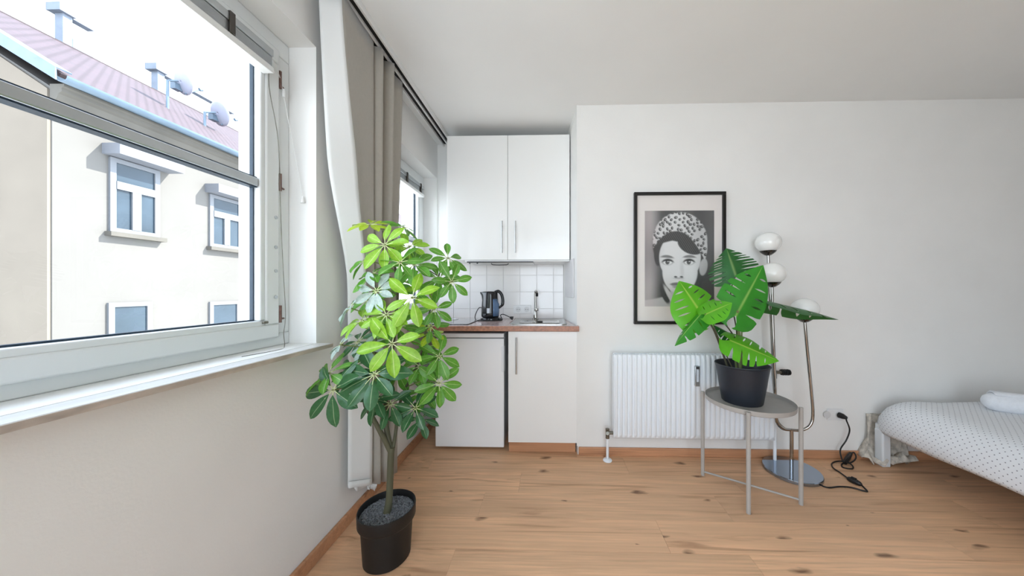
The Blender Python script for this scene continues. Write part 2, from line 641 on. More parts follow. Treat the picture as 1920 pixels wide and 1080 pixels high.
# ================================================================ WINDOWS
def window(name, W, hinge=True, screws=True):
    """casement set in the reveal: fixed frame, sash with one glazing bar, panes"""
    w = struct(thing_struct(name))
    X0 = -1.175
    y0, y1, z0, z1 = W['y0'], W['y1'], W['z0'] + 0.0, W['z1']
    fr = MB()
    fw = 0.075
    fr.box(X0, -1.118, y0, y1, z0, z0 + 0.05)          # fixed frame, bottom rail under the sash
    fr.box(X0, -1.118, y0, y1, z1 - fw, z1)
    fr.box(X0, -1.118, y0, y0 + fw, z0 + 0.05, z1 - fw)
    fr.box(X0, -1.118, y1 - fw, y1, z0 + 0.05, z1 - fw)
    fr.build('window_frame', M['upvc'], w, bevel=0.004)
    a0, a1, b0, b1 = y0 + 0.067, y1 - 0.067, z0 + 0.036, z1 - 0.065
    xs0, xs1 = -1.160, -1.100
    sw = 0.060
    sa = MB()
    sa.box(xs0, xs1, a0, a1, b0, b0 + 0.056)
    sa.box(xs0, xs1, a0, a1, b1 - sw, b1)
    sa.box(xs0, xs1, a0, a0 + sw, b0 + 0.056, b1 - sw)
    sa.box(xs0, xs1, a1 - sw, a1, b0 + 0.056, b1 - sw)
    sash = sa.build('window_sash', M['upvc'], w, bevel=0.006)
    # glazing bead
    be = MB()
    c0, c1, d0, d1 = a0 + sw - 0.002, a1 - sw + 0.002, b0 + 0.052, b1 - sw + 0.002
    t = 0.022
    xb0, xb1 = -1.158, -1.104
    be.box(xb0, xb1, c0, c1, d0, d0 + t)
    be.box(xb0, xb1, c0, c0 + t, d0 + t, d1)
    be.box(xb0, xb1, c1 - t, c1, d0 + t, d1)
    be.build('glazing_bead', M['upvc'], w, bevel=0.005)
    g0, g1, h0, h1 = c0 + t, c1 - t, d0 + t, d1
    ga = MB()
    q = 0.005
    xg0, xg1 = -1.142, -1.128
    ga.box(xg0, xg1, g0, g1, h0, h0 + q)
    ga.box(xg0, xg1, g0, g0 + q, h0 + q, h1)
    ga.box(xg0, xg1, g1 - q, g1, h0 + q, h1)
    zb = 1.552
    ga.box(-1.142, -1.112, g0 + q, g1 - q, zb - 0.004, zb)
    ga.box(-1.142, -1.112, g0 + q, g1 - q, zb + 0.032, zb + 0.036)
    ga.build('gasket', M['gasket'], w)
    MB().box(-1.148, -1.106, g0 + q, g1 - q, zb, zb + 0.032).build('glazing_bar', M['alu'], w, bevel=0.004)
    for i, (lo, hi) in enumerate(((h0 + q, zb - 0.004), (zb + 0.036, h1))):
        MB().box(-1.138, -1.132, g0 + q, g1 - q, lo, hi).build('pane', M['glass'], w)
    return w


def thing_struct(name):
    o = bpy.data.objects.new(name, None)
    C.objects.link(o)
    return o


w1 = window('window_1', W1)
w2 = window('window_2', W2)
w3 = window('added_window_3', W3)  # unseen window, added to bring more daylight into the room
# unseen glazing behind the photographer, added and sized for more room daylight
w4 = struct(thing_struct('added_window_4'))
fq = MB()
nW = 2
for k in range(nW + 1):
    xq = FX0 + (FX1 - FX0 - 0.06) * k / nW
    fq.box(xq, xq + 0.06, YN - 0.12, YN - 0.05, FZ0 + 0.06, FZ1 - 0.06)
fq.box(FX0, FX1, YN - 0.12, YN - 0.05, FZ0, FZ0 + 0.06)
fq.box(FX0, FX1, YN - 0.12, YN - 0.05, FZ1 - 0.06, FZ1)
fq.build('window_frame', M['upvc'], w4, bevel=0.004)
for k in range(nW):
    xq = FX0 + (FX1 - FX0 - 0.06) * k / nW
    xr = FX0 + (FX1 - FX0 - 0.06) * (k + 1) / nW
    MB().box(xq + 0.06, xr, YN - 0.09, YN - 0.084, FZ0 + 0.06, FZ1 - 0.06).build('pane', M['glass'], w4)
# hinges and screw caps on the first window (right stile)
for zz in (1.06, 1.60, 2.02):
    h = MB().tube([(-1.104, 1.229, zz - 0.035), (-1.104, 1.229, zz + 0.035)], 0.006, 10)
    h.tube([(-1.106, 1.233, zz - 0.02), (-1.112, 1.255, zz - 0.02)], 0.004, 8)
    h.build('hinge', M['rust'], w1, smooth=40)
for zz in (1.13, 1.235, 1.33, 1.45):
    MB().tube([(-1.101, 1.205, zz), (-1.097, 1.205, zz)], 0.007, 14).build('screw_cap', M['alu'], w1, smooth=40)
MB().box(-1.104, -1.094, 1.148, 1.168, 1.028, 1.038).build('sash_clip', M['brass'], w1, bevel=0.002)

# stone window board
sill = struct(MB().box(-1.118, XL + 0.062, W1['y0'] - 0.05, W1['y1'] + 0.012, 0.912, 0.929).build('trim_2', M['stone'], bevel=0.003))
edge = MB().box(XL + 0.062, XL + 0.064, W1['y0'] - 0.05, W1['y1'] + 0.012, 0.9125, 0.927).build('sill_edge', M['stone_edge'], sill)
edge2 = MB().box(XL + 0.001, XL + 0.064, W1['y1'] + 0.012, W1['y1'] + 0.014, 0.9125, 0.927).build('sill_edge', M['stone_edge'], sill)
struct(MB().box(-1.118, XL + 0.05, W2['y0'] - 0.05, W2['y1'], 0.912, 0.929).build('trim_3', M['stone'], bevel=0.003))


# blinds (drawn up) with cords
def blind(W, label, cord=True):
    y0, y1 = W['y0'] + 0.12, W['y1'] - 0.145
    z1 = W['z1'] - 0.125
    b = thing('window_blind', label, 'blind', (-1.04, (y0 + y1) / 2, z1))
    MB().box(-1.092, -1.052, y0, y1, z1 - 0.028, z1).build('head_rail', M['alu'], b, bevel=0.003)
    n = 9
    st = MB()
    for k in range(n):
        zz = z1 - 0.030 - 0.0042 * k
        st.box(-1.090, -1.056, y0 + 0.005, y1 - 0.004, zz - 0.0032, zz)
    o = st.build('slat_stack', M['alu'], b)
    o['kind'] = 'stuff'
    zb = z1 - 0.030 - 0.0042 * n
    MB().box(-1.094, -1.050, y0, y1 - 0.0, zb - 0.022, zb).build('bottom_rail', M['white'], b, bevel=0.003)
    for k in (0.12, 0.5, 0.88):
        yy = y1 + (y0 - y1) * k
        MB().box(-1.094, -1.047, yy, yy + 0.018, zb - 0.001, z1 + 0.004).build('bracket', M['darkmetal'], b, bevel=0.002)
    if cord:
        p = [(-1.07, y1 + 0.004, z1 - 0.03), (-1.09, y1 + 0.02, 1.95), (-1.085, 1.20, 1.75), (-1.088, 1.215, 1.45), (-1.085, 1.222, 1.25), (-1.095, 1.245, 1.06), (-1.098, 1.24, 0.98), (-1.06, 1.20, 0.933), (-1.03, 1.14, 0.931), (-1.05, 1.02, 0.931)]
        MB().tube(smooth_path(p, 6), 0.0012, 6).build('cord', M['brass'], b, smooth=60)
        p2 = [(-1.07, y1 + 0.004, z1 - 0.01), (-1.10, 1.222, 2.03), (-1.098, 1.24, 1.96), (-1.075, 1.262, 1.75), (-1.052, 1.278, 1.56)]
        MB().tube(smooth_path(p2, 6), 0.0014, 6).build('pull_cord', M['white'], b, smooth=60)
        MB().lathe([(0.003, 0.03), (0.004, 0.02), (0.008, 0.0)], -1.050, 1.279, 14, 1.528).build('cord_pull', M['white'], b, smooth=40)
        MB().lathe([(0.005, 0.0), (0.006, 0.02), (0.003, 0.035)], -1.098, 1.24, 14, 1.955).build('cord_tassel', M['white'], b, smooth=40)
    return b


blind(W1, 'aluminium blind drawn up at the head of the large near window')
blind(W2, 'aluminium blind drawn up at the far window beside the kitchen cabinet', cord=False)

# ================================================================ CURTAIN
rail = tag(MB().box(XL + 0.06, XL + 0.072, YN + 0.05, YK - 0.03, ZC - 0.032, ZC).box(XL + 0.072, XL + 0.142, YN + 0.05, YK - 0.03, ZC - 0.012, ZC)
           .box(XL + 0.142, XL + 0.154, YN + 0.05, YK - 0.03, ZC - 0.032, ZC).box(XL + 0.10, XL + 0.112, YN + 0.05, YK - 0.03, ZC - 0.026, ZC - 0.012)
           .build('curtain_rail', M['white'], bevel=0.002), 'long white curtain rail fixed to the ceiling above the windows', 'curtain rail')
ZT = ZC - 0.034
#       X     Ytop   Y1.75  Y1.2   Ybot  zbot  Xbot
cols = [(-.955, 1.245, 1.300, 1.440, 1.455, .205, -.972),
        (-.880, 1.275, 1.400, 1.490, 1.575, .150, -.925),
        (-.893, 1.420, 1.450, 1.520, 1.590, .140, -.940),
        (-.900, 1.545, 1.545, 1.552, 1.610, .125, -.900),
        (-.930, 1.560, 1.560, 1.566, 1.640, .115, -.935),
        (-.875, 1.585, 1.585, 1.585, 1.665, .105, -.890),
        (-.900, 1.625, 1.622, 1.618, 1.690, .100, -.925),
        (-.928, 1.660, 1.655, 1.645, 1.715, .090, -.940),
        (-.868, 1.692, 1.690, 1.675, 1.740, .080, -.895),
        (-.915, 1.745, 1.735, 1.715, 1.770, .070, -.930),
        (-.897, 1.850, 1.825, 1.785, 1.820, .062, -.915)]


def curtain_rows(cs):
    rows = []
    N = 26
    for i in range(N + 1):
        t = i / N
        r = []
        for (x, a, b_, c_, d, zb, xb) in cs:
            z = ZT + (zb - ZT) * t
            zs = [ZT, 1.75, 1.2, zb]
            ys = [a, b_, c_, d]
            # piecewise smooth interpolation of the fold line
            if z >= 1.75:
                u = (ZT - z) / (ZT - 1.75)
                yy = a + (b_ - a) * (u ** 1.25)
            elif z >= 1.2:
                u = (1.75 - z) / 0.55
                yy = b_ + (c_ - b_) * (u * u * (3 - 2 * u) * 0.5 + u * 0.5)
            else:
                u = (1.2 - z) / (1.2 - zb)
                yy = c_ + (d - c_) * (1 - (1 - u) ** 2)
            r.append(Vector((x + (xb - x) * t, yy, z)))
        rows.append(r)
    return rows


def curtain_part(name, cs, m, par):
    R = [smooth_path(r, 5) for r in curtain_rows(cs)]
    b = MB()
    b.quad_grid(R)
    return b.build(name, m, par, smooth=70, solid=0.004)


cur = thing('curtain', 'floor-length grey curtain with white lined edge gathered between the windows', 'curtain', (-0.9, 1.5, 0.1))
curtain_part('lining', cols[:2], M['lining'], cur)
curtain_part('fabric', cols[1:], M['drape'], cur)
sl_ = MB().box(XL + 0.073, XL + 0.099, YN + 0.06, YK - 0.04, ZC - 0.0135, ZC - 0.0122).box(XL + 0.113, XL + 0.141, YN + 0.06, YK - 0.04, ZC - 0.0135, ZC - 0.0122).build('slot_shade', M['dark'], rail)  # dark strips paint the shade inside the rail channel
# hems and the crumpled lining corner trailing below
hem = MB()
rr = curtain_rows(cols)[-1]
pts = smooth_path([rr[0] + Vector((0.006, 0, -0.0)), rr[1] + Vector((0.004, -.003, 0))], 5)
hem.quad_grid([[p + Vector((0, -0.004, 0.03)) for p in pts], [p + Vector((0.002, -0.006, 0.0)) for p in pts]])
hem.build('hem', M['lining'], cur, smooth=60, solid=0.003)
tr_ = MB()
A = smooth_path([rr[0] + Vector((0.01, .03, .02)), rr[1] + Vector((-.02, .0, 0.02)), rr[2] + Vector((-.01, 0, 0.02)), rr[3] + Vector((-.02, 0, .02))], 6)
Bq = [p + Vector((0.004 * math.sin(k * 1.7), 0.004 * math.cos(k * 2.1), -0.045 - 0.012 * math.sin(k * 0.9))) for k, p in enumerate(A)]
tr_.quad_grid([A, [(a + b) / 2 + Vector((0.008 * math.sin(k * 2.3), 0, 0)) for k, (a, b) in enumerate(zip(A, Bq))], Bq])
tr_.build('loose_hem', M['lining'], cur, smooth=70, solid=0.003)

# ================================================================ KITCHEN
YF = 2.165
# wall tiles (pieces of the kitchen wall)
TS = 0.148
tm = MB().box(0, TS - 0.003, -0.006, 0.0, 0, TS - 0.003).mesh('wall_tile', M['tile'])
tw = struct(MB().box(-0.998, 0.125, YK - 0.006, YK - 0.001, 0.87, 1.42).build('trim_4', M['grout']))
for i in range(8):
    for j in range(4):
        x0 = -0.998 + i * TS
        z0 = 0.875 + j * TS - 0.03
        if x0 > 0.12:
            continue
        o = bpy.data.objects.new('wall_tile', tm)
        C.objects.link(o)
        o.parent = tw
        o.location = (x0, YK - 0.006, z0)
        sx_ = min(1, (0.125 - x0) / TS)
        o.scale = (sx_, 1, 1)

# upper cabinet
UY = 2.40
pL, pR = at(838, 255, UY), at(1068, 487, UY)
zt, zbm = pL.z, pR.z
uc = thing('wall_cabinet', 'white two-door wall cabinet above the sink and kettle', 'cabinet', ((pL.x + pR.x) / 2, UY + 0.16, zbm))
MB().box(pL.x, pR.x, UY + 0.02, YK - 0.008, zbm, zt).build('carcass', M['white'], uc, bevel=0.002)
xm = at(952, 300, UY).x
for k, (a, b) in enumerate(((pL.x, xm - 0.0015), (xm + 0.0015, pR.x))):
    d = MB().box(a, b, UY, UY + 0.018, zbm, zt).build('door', M['door'], uc, bevel=0.002)
    hx = at((941, 966)[k], 440, UY - 0.03).x
    z0, z1 = at(941, 474, UY - 0.03).z, at(941, 414, UY - 0.03).z
    h = MB().tube([(hx, UY - 0.030, z0), (hx, UY - 0.030, z1)], 0.006, 12)
    h.tube([(hx, UY - 0.030, z0 + 0.04), (hx, UY + 0.001, z0 + 0.04)], 0.004, 8)
    h.tube([(hx, UY - 0.030, z1 - 0.04), (hx, UY + 0.001, z1 - 0.04)], 0.004, 8)
    h.build('handle', M['steel'], d, smooth=40)
# slim extractor hood under the left part
hx0, hx1 = at(876, 490, UY).x, at(1000, 490, UY).x
hd = thing('extractor_hood', 'slim white extractor hood tucked under the wall cabinet', 'hood', ((hx0 + hx1) / 2, UY + 0.15, zbm - 0.02))
MB().box(hx0 - 0.02, pR.x, UY + 0.005, YK - 0.03, zbm - 0.012, zbm - 0.001).build('body', M['white'], hd, bevel=0.002)
MB().box(hx0, hx1, UY - 0.004, YK - 0.06, zbm - 0.022, zbm - 0.0125).build('filter_panel', M['steel'], hd, bevel=0.002)
MB().box(hx0, hx1, UY - 0.008, UY - 0.004, zbm - 0.02, zbm - 0.013).build('front_edge', M['black'], hd)
xs = at(935, 497, UY).x
MB().tube(smooth_path([(xs - .07, UY + .06, zbm - .022), (xs - .05, UY + .06, zbm - .034), (xs + .05, UY + .06, zbm - .034), (xs + .07, UY + .06, zbm - .022)], 4), 0.003, 8).build('grip', M['black'], hd, smooth=40)
for k in (0.0, 0.06):
    MB().lathe([(0.006, -0.006), (0.006, 0)], hx0 + 0.015 + k, UY + 0.02, 12, zbm - 0.022).build('switch', M['black'], hd, smooth=40)
# narrow cabinet-depth splash panel on the niche flank
pa = at(1064, 500, 2.55)
flank = lambda yy: 0.2 - 0.075 * (yy - YB) / (YK - YB)
sp_ = tag(MB().prism([(flank(2.28) - .002, 2.28), (flank(2.60) - .002, 2.60), (flank(2.60) - .010, 2.60), (flank(2.28) - .010, 2.28)], 'z', at(1076, 558, 2.3).z, zbm - .002).build('side_panel', M['panel'], bevel=0.001),
          'small pale panel hanging on the niche side wall right of the sink', 'panel')
# the flank leans, so turn the panel with it
# worktop
ZW = 0.908
wt = thing('worktop', 'kitchen worktop with reddish stone-pattern front edge', 'worktop', (-0.4, 2.4, ZW - 0.04))
ctp = MB().prism([(-0.998, 2.128), (0.206, 2.128), (0.206, YF - 0.003), (0.190, YF - .003), (0.118, YK - 0.012), (-0.998, YK - 0.012)], 'z', ZW - 0.038, ZW)
ctp.build('slab', M['counter'], wt, bevel=0.004)
MB().box(-0.998, 0.206, 2.124, 2.128, ZW - 0.038, ZW - 0.003).build('front_edge', M['granite'], wt, bevel=0.002)

# base cabinet under the sink
bL, bR = at(953, 700, YF).x, at(1084.5, 700, YF).x
bz0, bz1 = at(1000, 830, YF).z, 0.868
bc = thing('base_cabinet', 'white base cabinet with one door below the sink', 'cabinet', ((bL + bR) / 2, 2.4, 0))
MB().prism([(bL, YF + 0.02), (0.185, YF + 0.02), (0.125, 2.66), (bL, 2.66)], 'z', bz0, bz1).build('carcass', M['white'], bc, bevel=0.002)
d = MB().box(bL, bR - 0.004, YF, YF + 0.018, bz0, bz1 - 0.004).build('door', M['door'], bc, bevel=0.002)
hx = at(968, 660, YF - 0.03).x
z0, z1 = at(968, 702, YF - 0.03).z, at(968, 633, YF - 0.03).z
h = MB().tube([(hx, YF - 0.03, z0), (hx, YF - 0.03, z1)], 0.006, 12)
h.tube([(hx, YF - 0.03, z0 + 0.04), (hx, YF + 0.001, z0 + 0.04)], 0.004, 8)
h.tube([(hx, YF - 0.03, z1 - 0.04), (hx, YF + 0.001, z1 - 0.04)], 0.004, 8)
h.build('handle', M['steel'], d, smooth=40)
MB().box(bL, 0.186, YF + 0.025, YF + 0.04, 0.001, bz0).build('plinth', SK, bc, bevel=0.002)

# fridge
fL, fR = at(816, 700, 2.20).x, at(945, 700, 2.20).x
fz1, fz0 = at(880, 625, 2.20).z, 0.022
fg = thing('fridge', 'small white undercounter fridge left of the base cabinet', 'fridge', ((fL + fR) / 2, 2.4, 0))
zs = at(880, 634, 2.20).z
MB().box(fL + 0.004, fR - 0.004, 2.255, 2.68, fz0, fz1 - 0.006).build('cabinet', M['fridge'], fg, bevel=0.006)
MB().box(fL, fR, 2.20, 2.25, zs + 0.003, fz1).build('top_panel', M['fridge'], fg, bevel=0.006)
fdr = MB().box(fL, fR, 2.20, 2.25, fz0, zs - 0.003).build('door', M['fridge'], fg, bevel=0.006, seg=3)
gx = at(943, 690, 2.20).x
MB().prism([(gx - 0.012, 2.20), (gx + 0.006, 2.192), (gx + 0.011, 2.205), (gx + 0.011, 2.235), (gx, 2.24)], 'z', at(940, 697, 2.2).z, at(940, 649, 2.2).z).build('grip', M['fridge'], fg, bevel=0.003)
MB().box(fL + 0.01, fL + 0.05, 2.1985, 2.20, zs + 0.012, zs + 0.018).build('maker_strip', M['alu'], fg)
for xx in (fL + 0.04, fR - 0.04):
    MB().lathe([(0.016, 0), (0.016, 0.022)], xx, 2.29, 14).build('foot', M['black'], fg, smooth=40)

# ceramic hob let into the worktop
hob = thing('ceramic_hob', 'black ceramic glass hob set in the left of the worktop', 'hob', (-0.8, 2.4, ZW))
ha = at(800, 607.5, 2.16)
hp = [atZ(770, 607.6, ZW + .004), atZ(876, 607.6, ZW + .004), atZ(880, 607.0, ZW + .004), atZ(893, 597.5, ZW + .004), atZ(790, 597.5, ZW + .004)]
MB().prism([(-0.975, 2.168), (hp[1].x, 2.168), (hp[1].x + 0.012, 2.185), (hp[1].x + 0.012, 2.62), (-0.975, 2.62)], 'z', ZW + 0.0005, ZW + 0.006).build('glass_plate', M['hob'], hob, bevel=0.001)
fr_ = MB()
for (r_, cx_, cy_) in ((0.09, -0.82, 2.30), (0.07, -0.82, 2.50)):
    ring = [(cx_ + r_ * math.cos(a), cy_ + r_ * math.sin(a), ZW + 0.0065) for a in [2 * PI * k / 40 for k in range(41)]]
    fr_.tube(ring, 0.0008, 5, cap=False)
fr_.build('zone_ring', M['alu'], hob)

# sink with basin
sk = thing('steel_sink', 'stainless steel inset sink on the right of the worktop', 'sink', (0.0, 2.4, ZW))
sx0, sx1, sy0, sy1 = at(962, 600, 2.4).x, at(1064, 600, 2.4).x - 0.015, 2.185, 2.62


def rrect(x0, x1, y0, y1, r, n=6):
    out = []
    for (cx_, cy_, a0) in ((x1 - r, y1 - r, 0), (x0 + r, y1 - r, PI / 2), (x0 + r, y0 + r, PI), (x1 - r, y0 + r, 1.5 * PI)):
        out += [(cx_ + r * math.cos(a0 + k * PI / 2 / n), cy_ + r * math.sin(a0 + k * PI / 2 / n)) for k in range(n + 1)]
    return out


rows = []
for (ins, z, r) in ((0, 0.0005, .04), (0.0, 0.006, .04), (0.012, 0.0075, .04), (0.02, 0.004, .04), (0.026, 0.0035, .045), (.03, .003, .05)):
    rows.append([(p[0], p[1], ZW + z) for p in rrect(sx0 + ins, sx1 - ins, sy0 + ins, sy1 - ins, r)])
s_ = MB()
s_.quad_grid(rows, True)
s_.f.append(tuple(range(len(s_.v) - len(rows[0]), len(s_.v))))
s_.build('drainer_rim', M['steel'], sk, smooth=50)
rows = []
bx0, bx1, by0, by1 = sx0 + .06, sx1 - .05, sy0 + .05, sy1 - .12
for (ins, z, r) in ((0, 0.0045, .05), (0.003, 0.008, .05), (0.008, 0.0075, .05), (0.012, 0.0045, .05), (.014, .0040, .05)):
    rows.append([(p[0], p[1], ZW + z) for p in rrect(bx0 + ins, bx1 - ins, by0 + ins, by1 - ins, r)])
s_ = MB()
s_.quad_grid(rows, True)
s_.f.append(tuple(range(len(s_.v) - len(rows[0]), len(s_.v))))
s_.build('basin', M['chrome'], sk, smooth=50)
MB().lathe([(0.0, 0.003), (0.022, 0.003), (0.024, 0.0)], (bx0 + bx1) / 2, (by0 + by1) / 2, 20, ZW + 0.0045).build('drain', M['dark'], sk, smooth=40)

# tap
tp0 = at(1004, 601, 2.50)
TX, TY = at(1004, 590, 2.52).x, 2.52
tp = thing('kitchen_tap', 'chrome mixer tap standing behind the sink', 'tap', (TX, TY, ZW + 0.008))
ztop = at(1005, 545, 2.52).z
MB().lathe([(0.026, 0), (0.026, 0.008), (0.018, 0.014), (0.016, 0.06), (0.012, 0.075)], TX, TY, 20, ZW + 0.006, cap_top=True).build('base', M['chrome'], tp, smooth=40)
MB().lathe([(0.0, 0), (0.016, 0.002), (0.018, 0.012), (0.016, 0.024), (0.0, 0.027)], TX + 0.008, TY - 0.01, 20, ZW + 0.075).build('handle', M['chrome'], tp, smooth=40)
sp = smooth_path([(TX, TY, ZW + 0.07), (TX - 0.002, TY, ztop - 0.03), (TX, TY - 0.01, ztop - 0.008), (TX + 0.006, TY - 0.04, ztop), (TX + 0.016, TY - 0.14, ztop - 0.01), (TX + 0.018, TY - 0.17, ztop - 0.03)], 6)
MB().tube(sp, 0.009, 12).build('spout', M['chrome'], tp, smooth=50)
MB().tube([(TX + 0.018, TY - 0.165, ztop - 0.018), (TX + 0.018, TY - 0.17, ztop - 0.042)], 0.011, 12).build('aerator', M['dark'], tp, smooth=40)

# double socket on the tiles
s0, s1 = at(963, 588, YK - .014), at(996, 572, YK - .014)
so = thing('wall_socket', 'white double socket on the tiles between kettle and tap', 'socket', ((s0.x + s1.x) / 2, YK - 0.012, (s0.z + s1.z) / 2))
MB().box(s0.x, s1.x, YK - 0.022, YK - 0.0125, s0.z, s1.z).build('plate', M['socket'], so, bevel=0.003)
for k in (0.27, 0.75):
    cx_ = s0.x + (s1.x - s0.x) * k
    zc = (s0.z + s1.z) / 2
    q = MB().tube([(cx_, YK - 0.0235, zc), (cx_, YK - 0.0215, zc)], 0.024, 20).build('outlet', M['outlet'], so, smooth=40)
    for e in (-0.009, 0.009):
        MB().tube([(cx_ + e, YK - 0.0245, zc), (cx_ + e, YK - 0.0230, zc)], 0.0032, 8).build('pin_hole', M['dark'], so)

# kettle
KY = 2.53
kb = at(921, 599, KY)
kz = ZW + 0.001
kt = thing('electric_kettle', 'black electric kettle with blue water gauge on the worktop', 'kettle', (kb.x, KY, kz))
u = (KY) / F   # metres per photo pixel there
MB().lathe([(0.088, 0), (0.09, 0.006), (0.086, 0.018), (0.06, 0.022)], kb.x, KY, 32, kz, cap_top=True).build('power_base', M['kettle'], kt, smooth=40)
body = MB()
rows = []
for (r, z, ex) in ((.068, .024, 0), (.073, .03, 0), (.074, .07, 0), (.071, .12, 0), (.067, .165, 0), (.064, .20, .006), (.063, .222, .014), (.060, .230, .016), (.045, .236, .006), (.0, .238, 0)):
    ring = []
    for k in range(36):
        a = 2 * PI * k / 36
        x, y_ = math.cos(a), math.sin(a)
        s = max(0, -x) ** 8
        ring.append((kb.x - .008 + r * x - ex * s * 1.6, KY + r * y_ * 0.92, kz + z))
    rows.append(ring)
body.quad_grid(rows, True)
body.f.append(tuple(range(36))[::-1])
body.build('body', M['kettle'], kt, smooth=50)
g = MB()
rows = []
for z, ww in ((.035, .020), (.08, .026), (.13, .026), (.175, .012)):
    rows.append([(kb.x - .008 + (0.0755 - 0.045 * max(0, z - .12)) * math.cos(a), KY - (0.0755 - .045 * max(0, z - .12)) * .94 * math.sin(a), kz + z)
                 for a in [math.radians(62) - math.radians(62) * k / 8 * (ww / .026) for k in range(9)]])
g.quad_grid(rows)
g.build('water_gauge', M['kettleblue'], kt, smooth=60, solid=0.003)
hp_ = smooth_path([(kb.x + .03, KY - .01, kz + .228), (kb.x + .058, KY - .01, kz + .238), (kb.x + .085, KY - .01, kz + .215), (kb.x + .098, KY - .01, kz + .17), (kb.x + .094, KY - .01, kz + .125), (kb.x + .062, KY - .01, kz + .10)], 6)
MB().tube(hp_, [0.011] * 6 + [0.013] * (len(hp_) - 12) + [0.010] * 6, 12).build('handle', M['kettle'], kt, smooth=50)
MB().box(kb.x - 0.022, kb.x + 0.0, KY - 0.0715, KY - 0.0685, kz + 0.06, kz + 0.10).build('sticker', M['label'], kt)
MB().box(kb.x + .03, kb.x + .05, KY - 0.02, KY + 0.02, kz + .205, kz + .235).build('lid_catch', M['alu'], kt, bevel=0.004)
kc = thing('kettle_cord', 'black kettle cord looped left with its plug lying by the socket', 'cord', (kb.x + 0.1, KY, kz))
cp = smooth_path([(kb.x - .02, KY + .075, kz + .02), (kb.x - .10, KY + .06, kz + .10), (kb.x - .135, KY + .03, kz + .05), (kb.x - .12, KY - .04, kz + .006), (kb.x - .05, KY - .105, kz + .004), (kb.x + .05, KY - .105, kz + .004), (kb.x + .10, KY - .06, kz + .006), (kb.x + .085, KY - .045, kz + .04), (kb.x + .105, KY - .04, kz + .05), (kb.x + .14, KY - .035, kz + .035), (kb.x + .165, KY - .03, kz + .022)], 7)
MB().tube(cp, 0.0035, 8).build('cable', M['cord'], kc, smooth=60)
MB().tube([(kb.x + .16, KY - .03, kz + .024), (kb.x + .185, KY - .03, kz + .016)], [0.008, 0.017], 12).build('plug', M['cord'], kc, smooth=50)
for e in (-.009, .009):
    MB().tube([(kb.x + .184, KY - .03 + e, kz + .016), (kb.x + .203, KY - .03 + e, kz + .011)], 0.0024, 8).build('pin', M['chrome'], kc, smooth=50)

# white socket strip / board lying under the counter edge at left is hidden by the plant
# ================================================================ RADIATOR
RY = 2.06
ra, rb = at(1151, 826, RY), at(1455, 664, RY)
rx0, rx1, rz0, rz1 = ra.x, rb.x, at(1300, 825.5, RY).z, at(1151, 665, RY).z
rad = thing('radiator', 'white panel radiator with vertical flutes below the framed portrait', 'radiator', ((rx0 + rx1) / 2, RY + .05, rz0))
NF = 33
prof = []
w = (rx1 - rx0) / NF
for k in range(NF):
    for (fx, dy) in ((0.0, .014), (.20, .012), (.32, .002), (.45, 0.0), (.65, 0.0), (.78, .002), (.9, .012)):
        prof.append((rx0 + (k + fx) * w, dy))
prof.append((rx1, .014))
fp = MB()


def rz(zz, soft):
    return [(x, RY + (dy if soft == 1 else .013 + (dy - .013) * soft), zz) for x, dy in prof]


fp.quad_grid([rz(rz0, 0), rz(rz0 + .012, 0.05), rz(rz0 + .022, .75), rz(rz0 + .03, 1), rz(rz1 - .03, 1), rz(rz1 - .02, .8), rz(rz1 - .008, .35), rz(rz1, 0)])
fp.build('front_panel', M['radiator'], rad, smooth=50, solid=0.002)
MB().box(rx0, rx1, RY + .0165, RY + .022, rz0, rz1).build('water_panel', M['radiator'], rad, bevel=0.002)
MB().box(rx0 + .004, rx1 - .004, RY + .055, RY + .065, rz0, rz1).build('rear_panel', M['radiator'], rad, bevel=0.002)
MB().box(rx0, rx0 + .003, RY + .016, RY + .07, rz0 + .02, rz1 - .01).build('side_cover', M['radiator'], rad)
MB().box(rx1 - .003, rx1, RY + .016, RY + .07, rz0 + .02, rz1 - .01).build('side_cover', M['radiator'], rad)
tg = MB()
for k in range(44):
    xx = rx0 + .012 + k * (rx1 - rx0 - .024) / 43
    tg.box(xx - .003, xx + .003, RY + .022, RY + .062, rz1 - .008, rz1 - .002)
o = tg.build('top_grille', M['radiator'], rad)
o['kind'] = 'stuff'
m0, m1 = at(1304, 725, RY - .02), at(1313, 687, RY - .02)
mt = MB().box(m0.x, m1.x, RY - .018, RY + .006, m0.z, m1.z).build('heat_meter', M['alu'], rad, bevel=0.003)
MB().box(m0.x + .008, m1.x - .008, RY - .020, RY - .017, m0.z + .03, m1.z - .02).build('meter_window', M['label'], rad, bevel=0.001)
MB().box(m0.x + .006, m1.x - .006, RY - .0195, RY - .017, m1.z - .014, m1.z - .008).build('meter_slot', M['dark'], rad)
for xx in (rx0 + .25, rx1 - .25):
    MB().box(xx - .015, xx + .015, RY + .06, YB - .001, rz0 + .05, rz1 - .05).build('bracket', M['radiator'], rad)
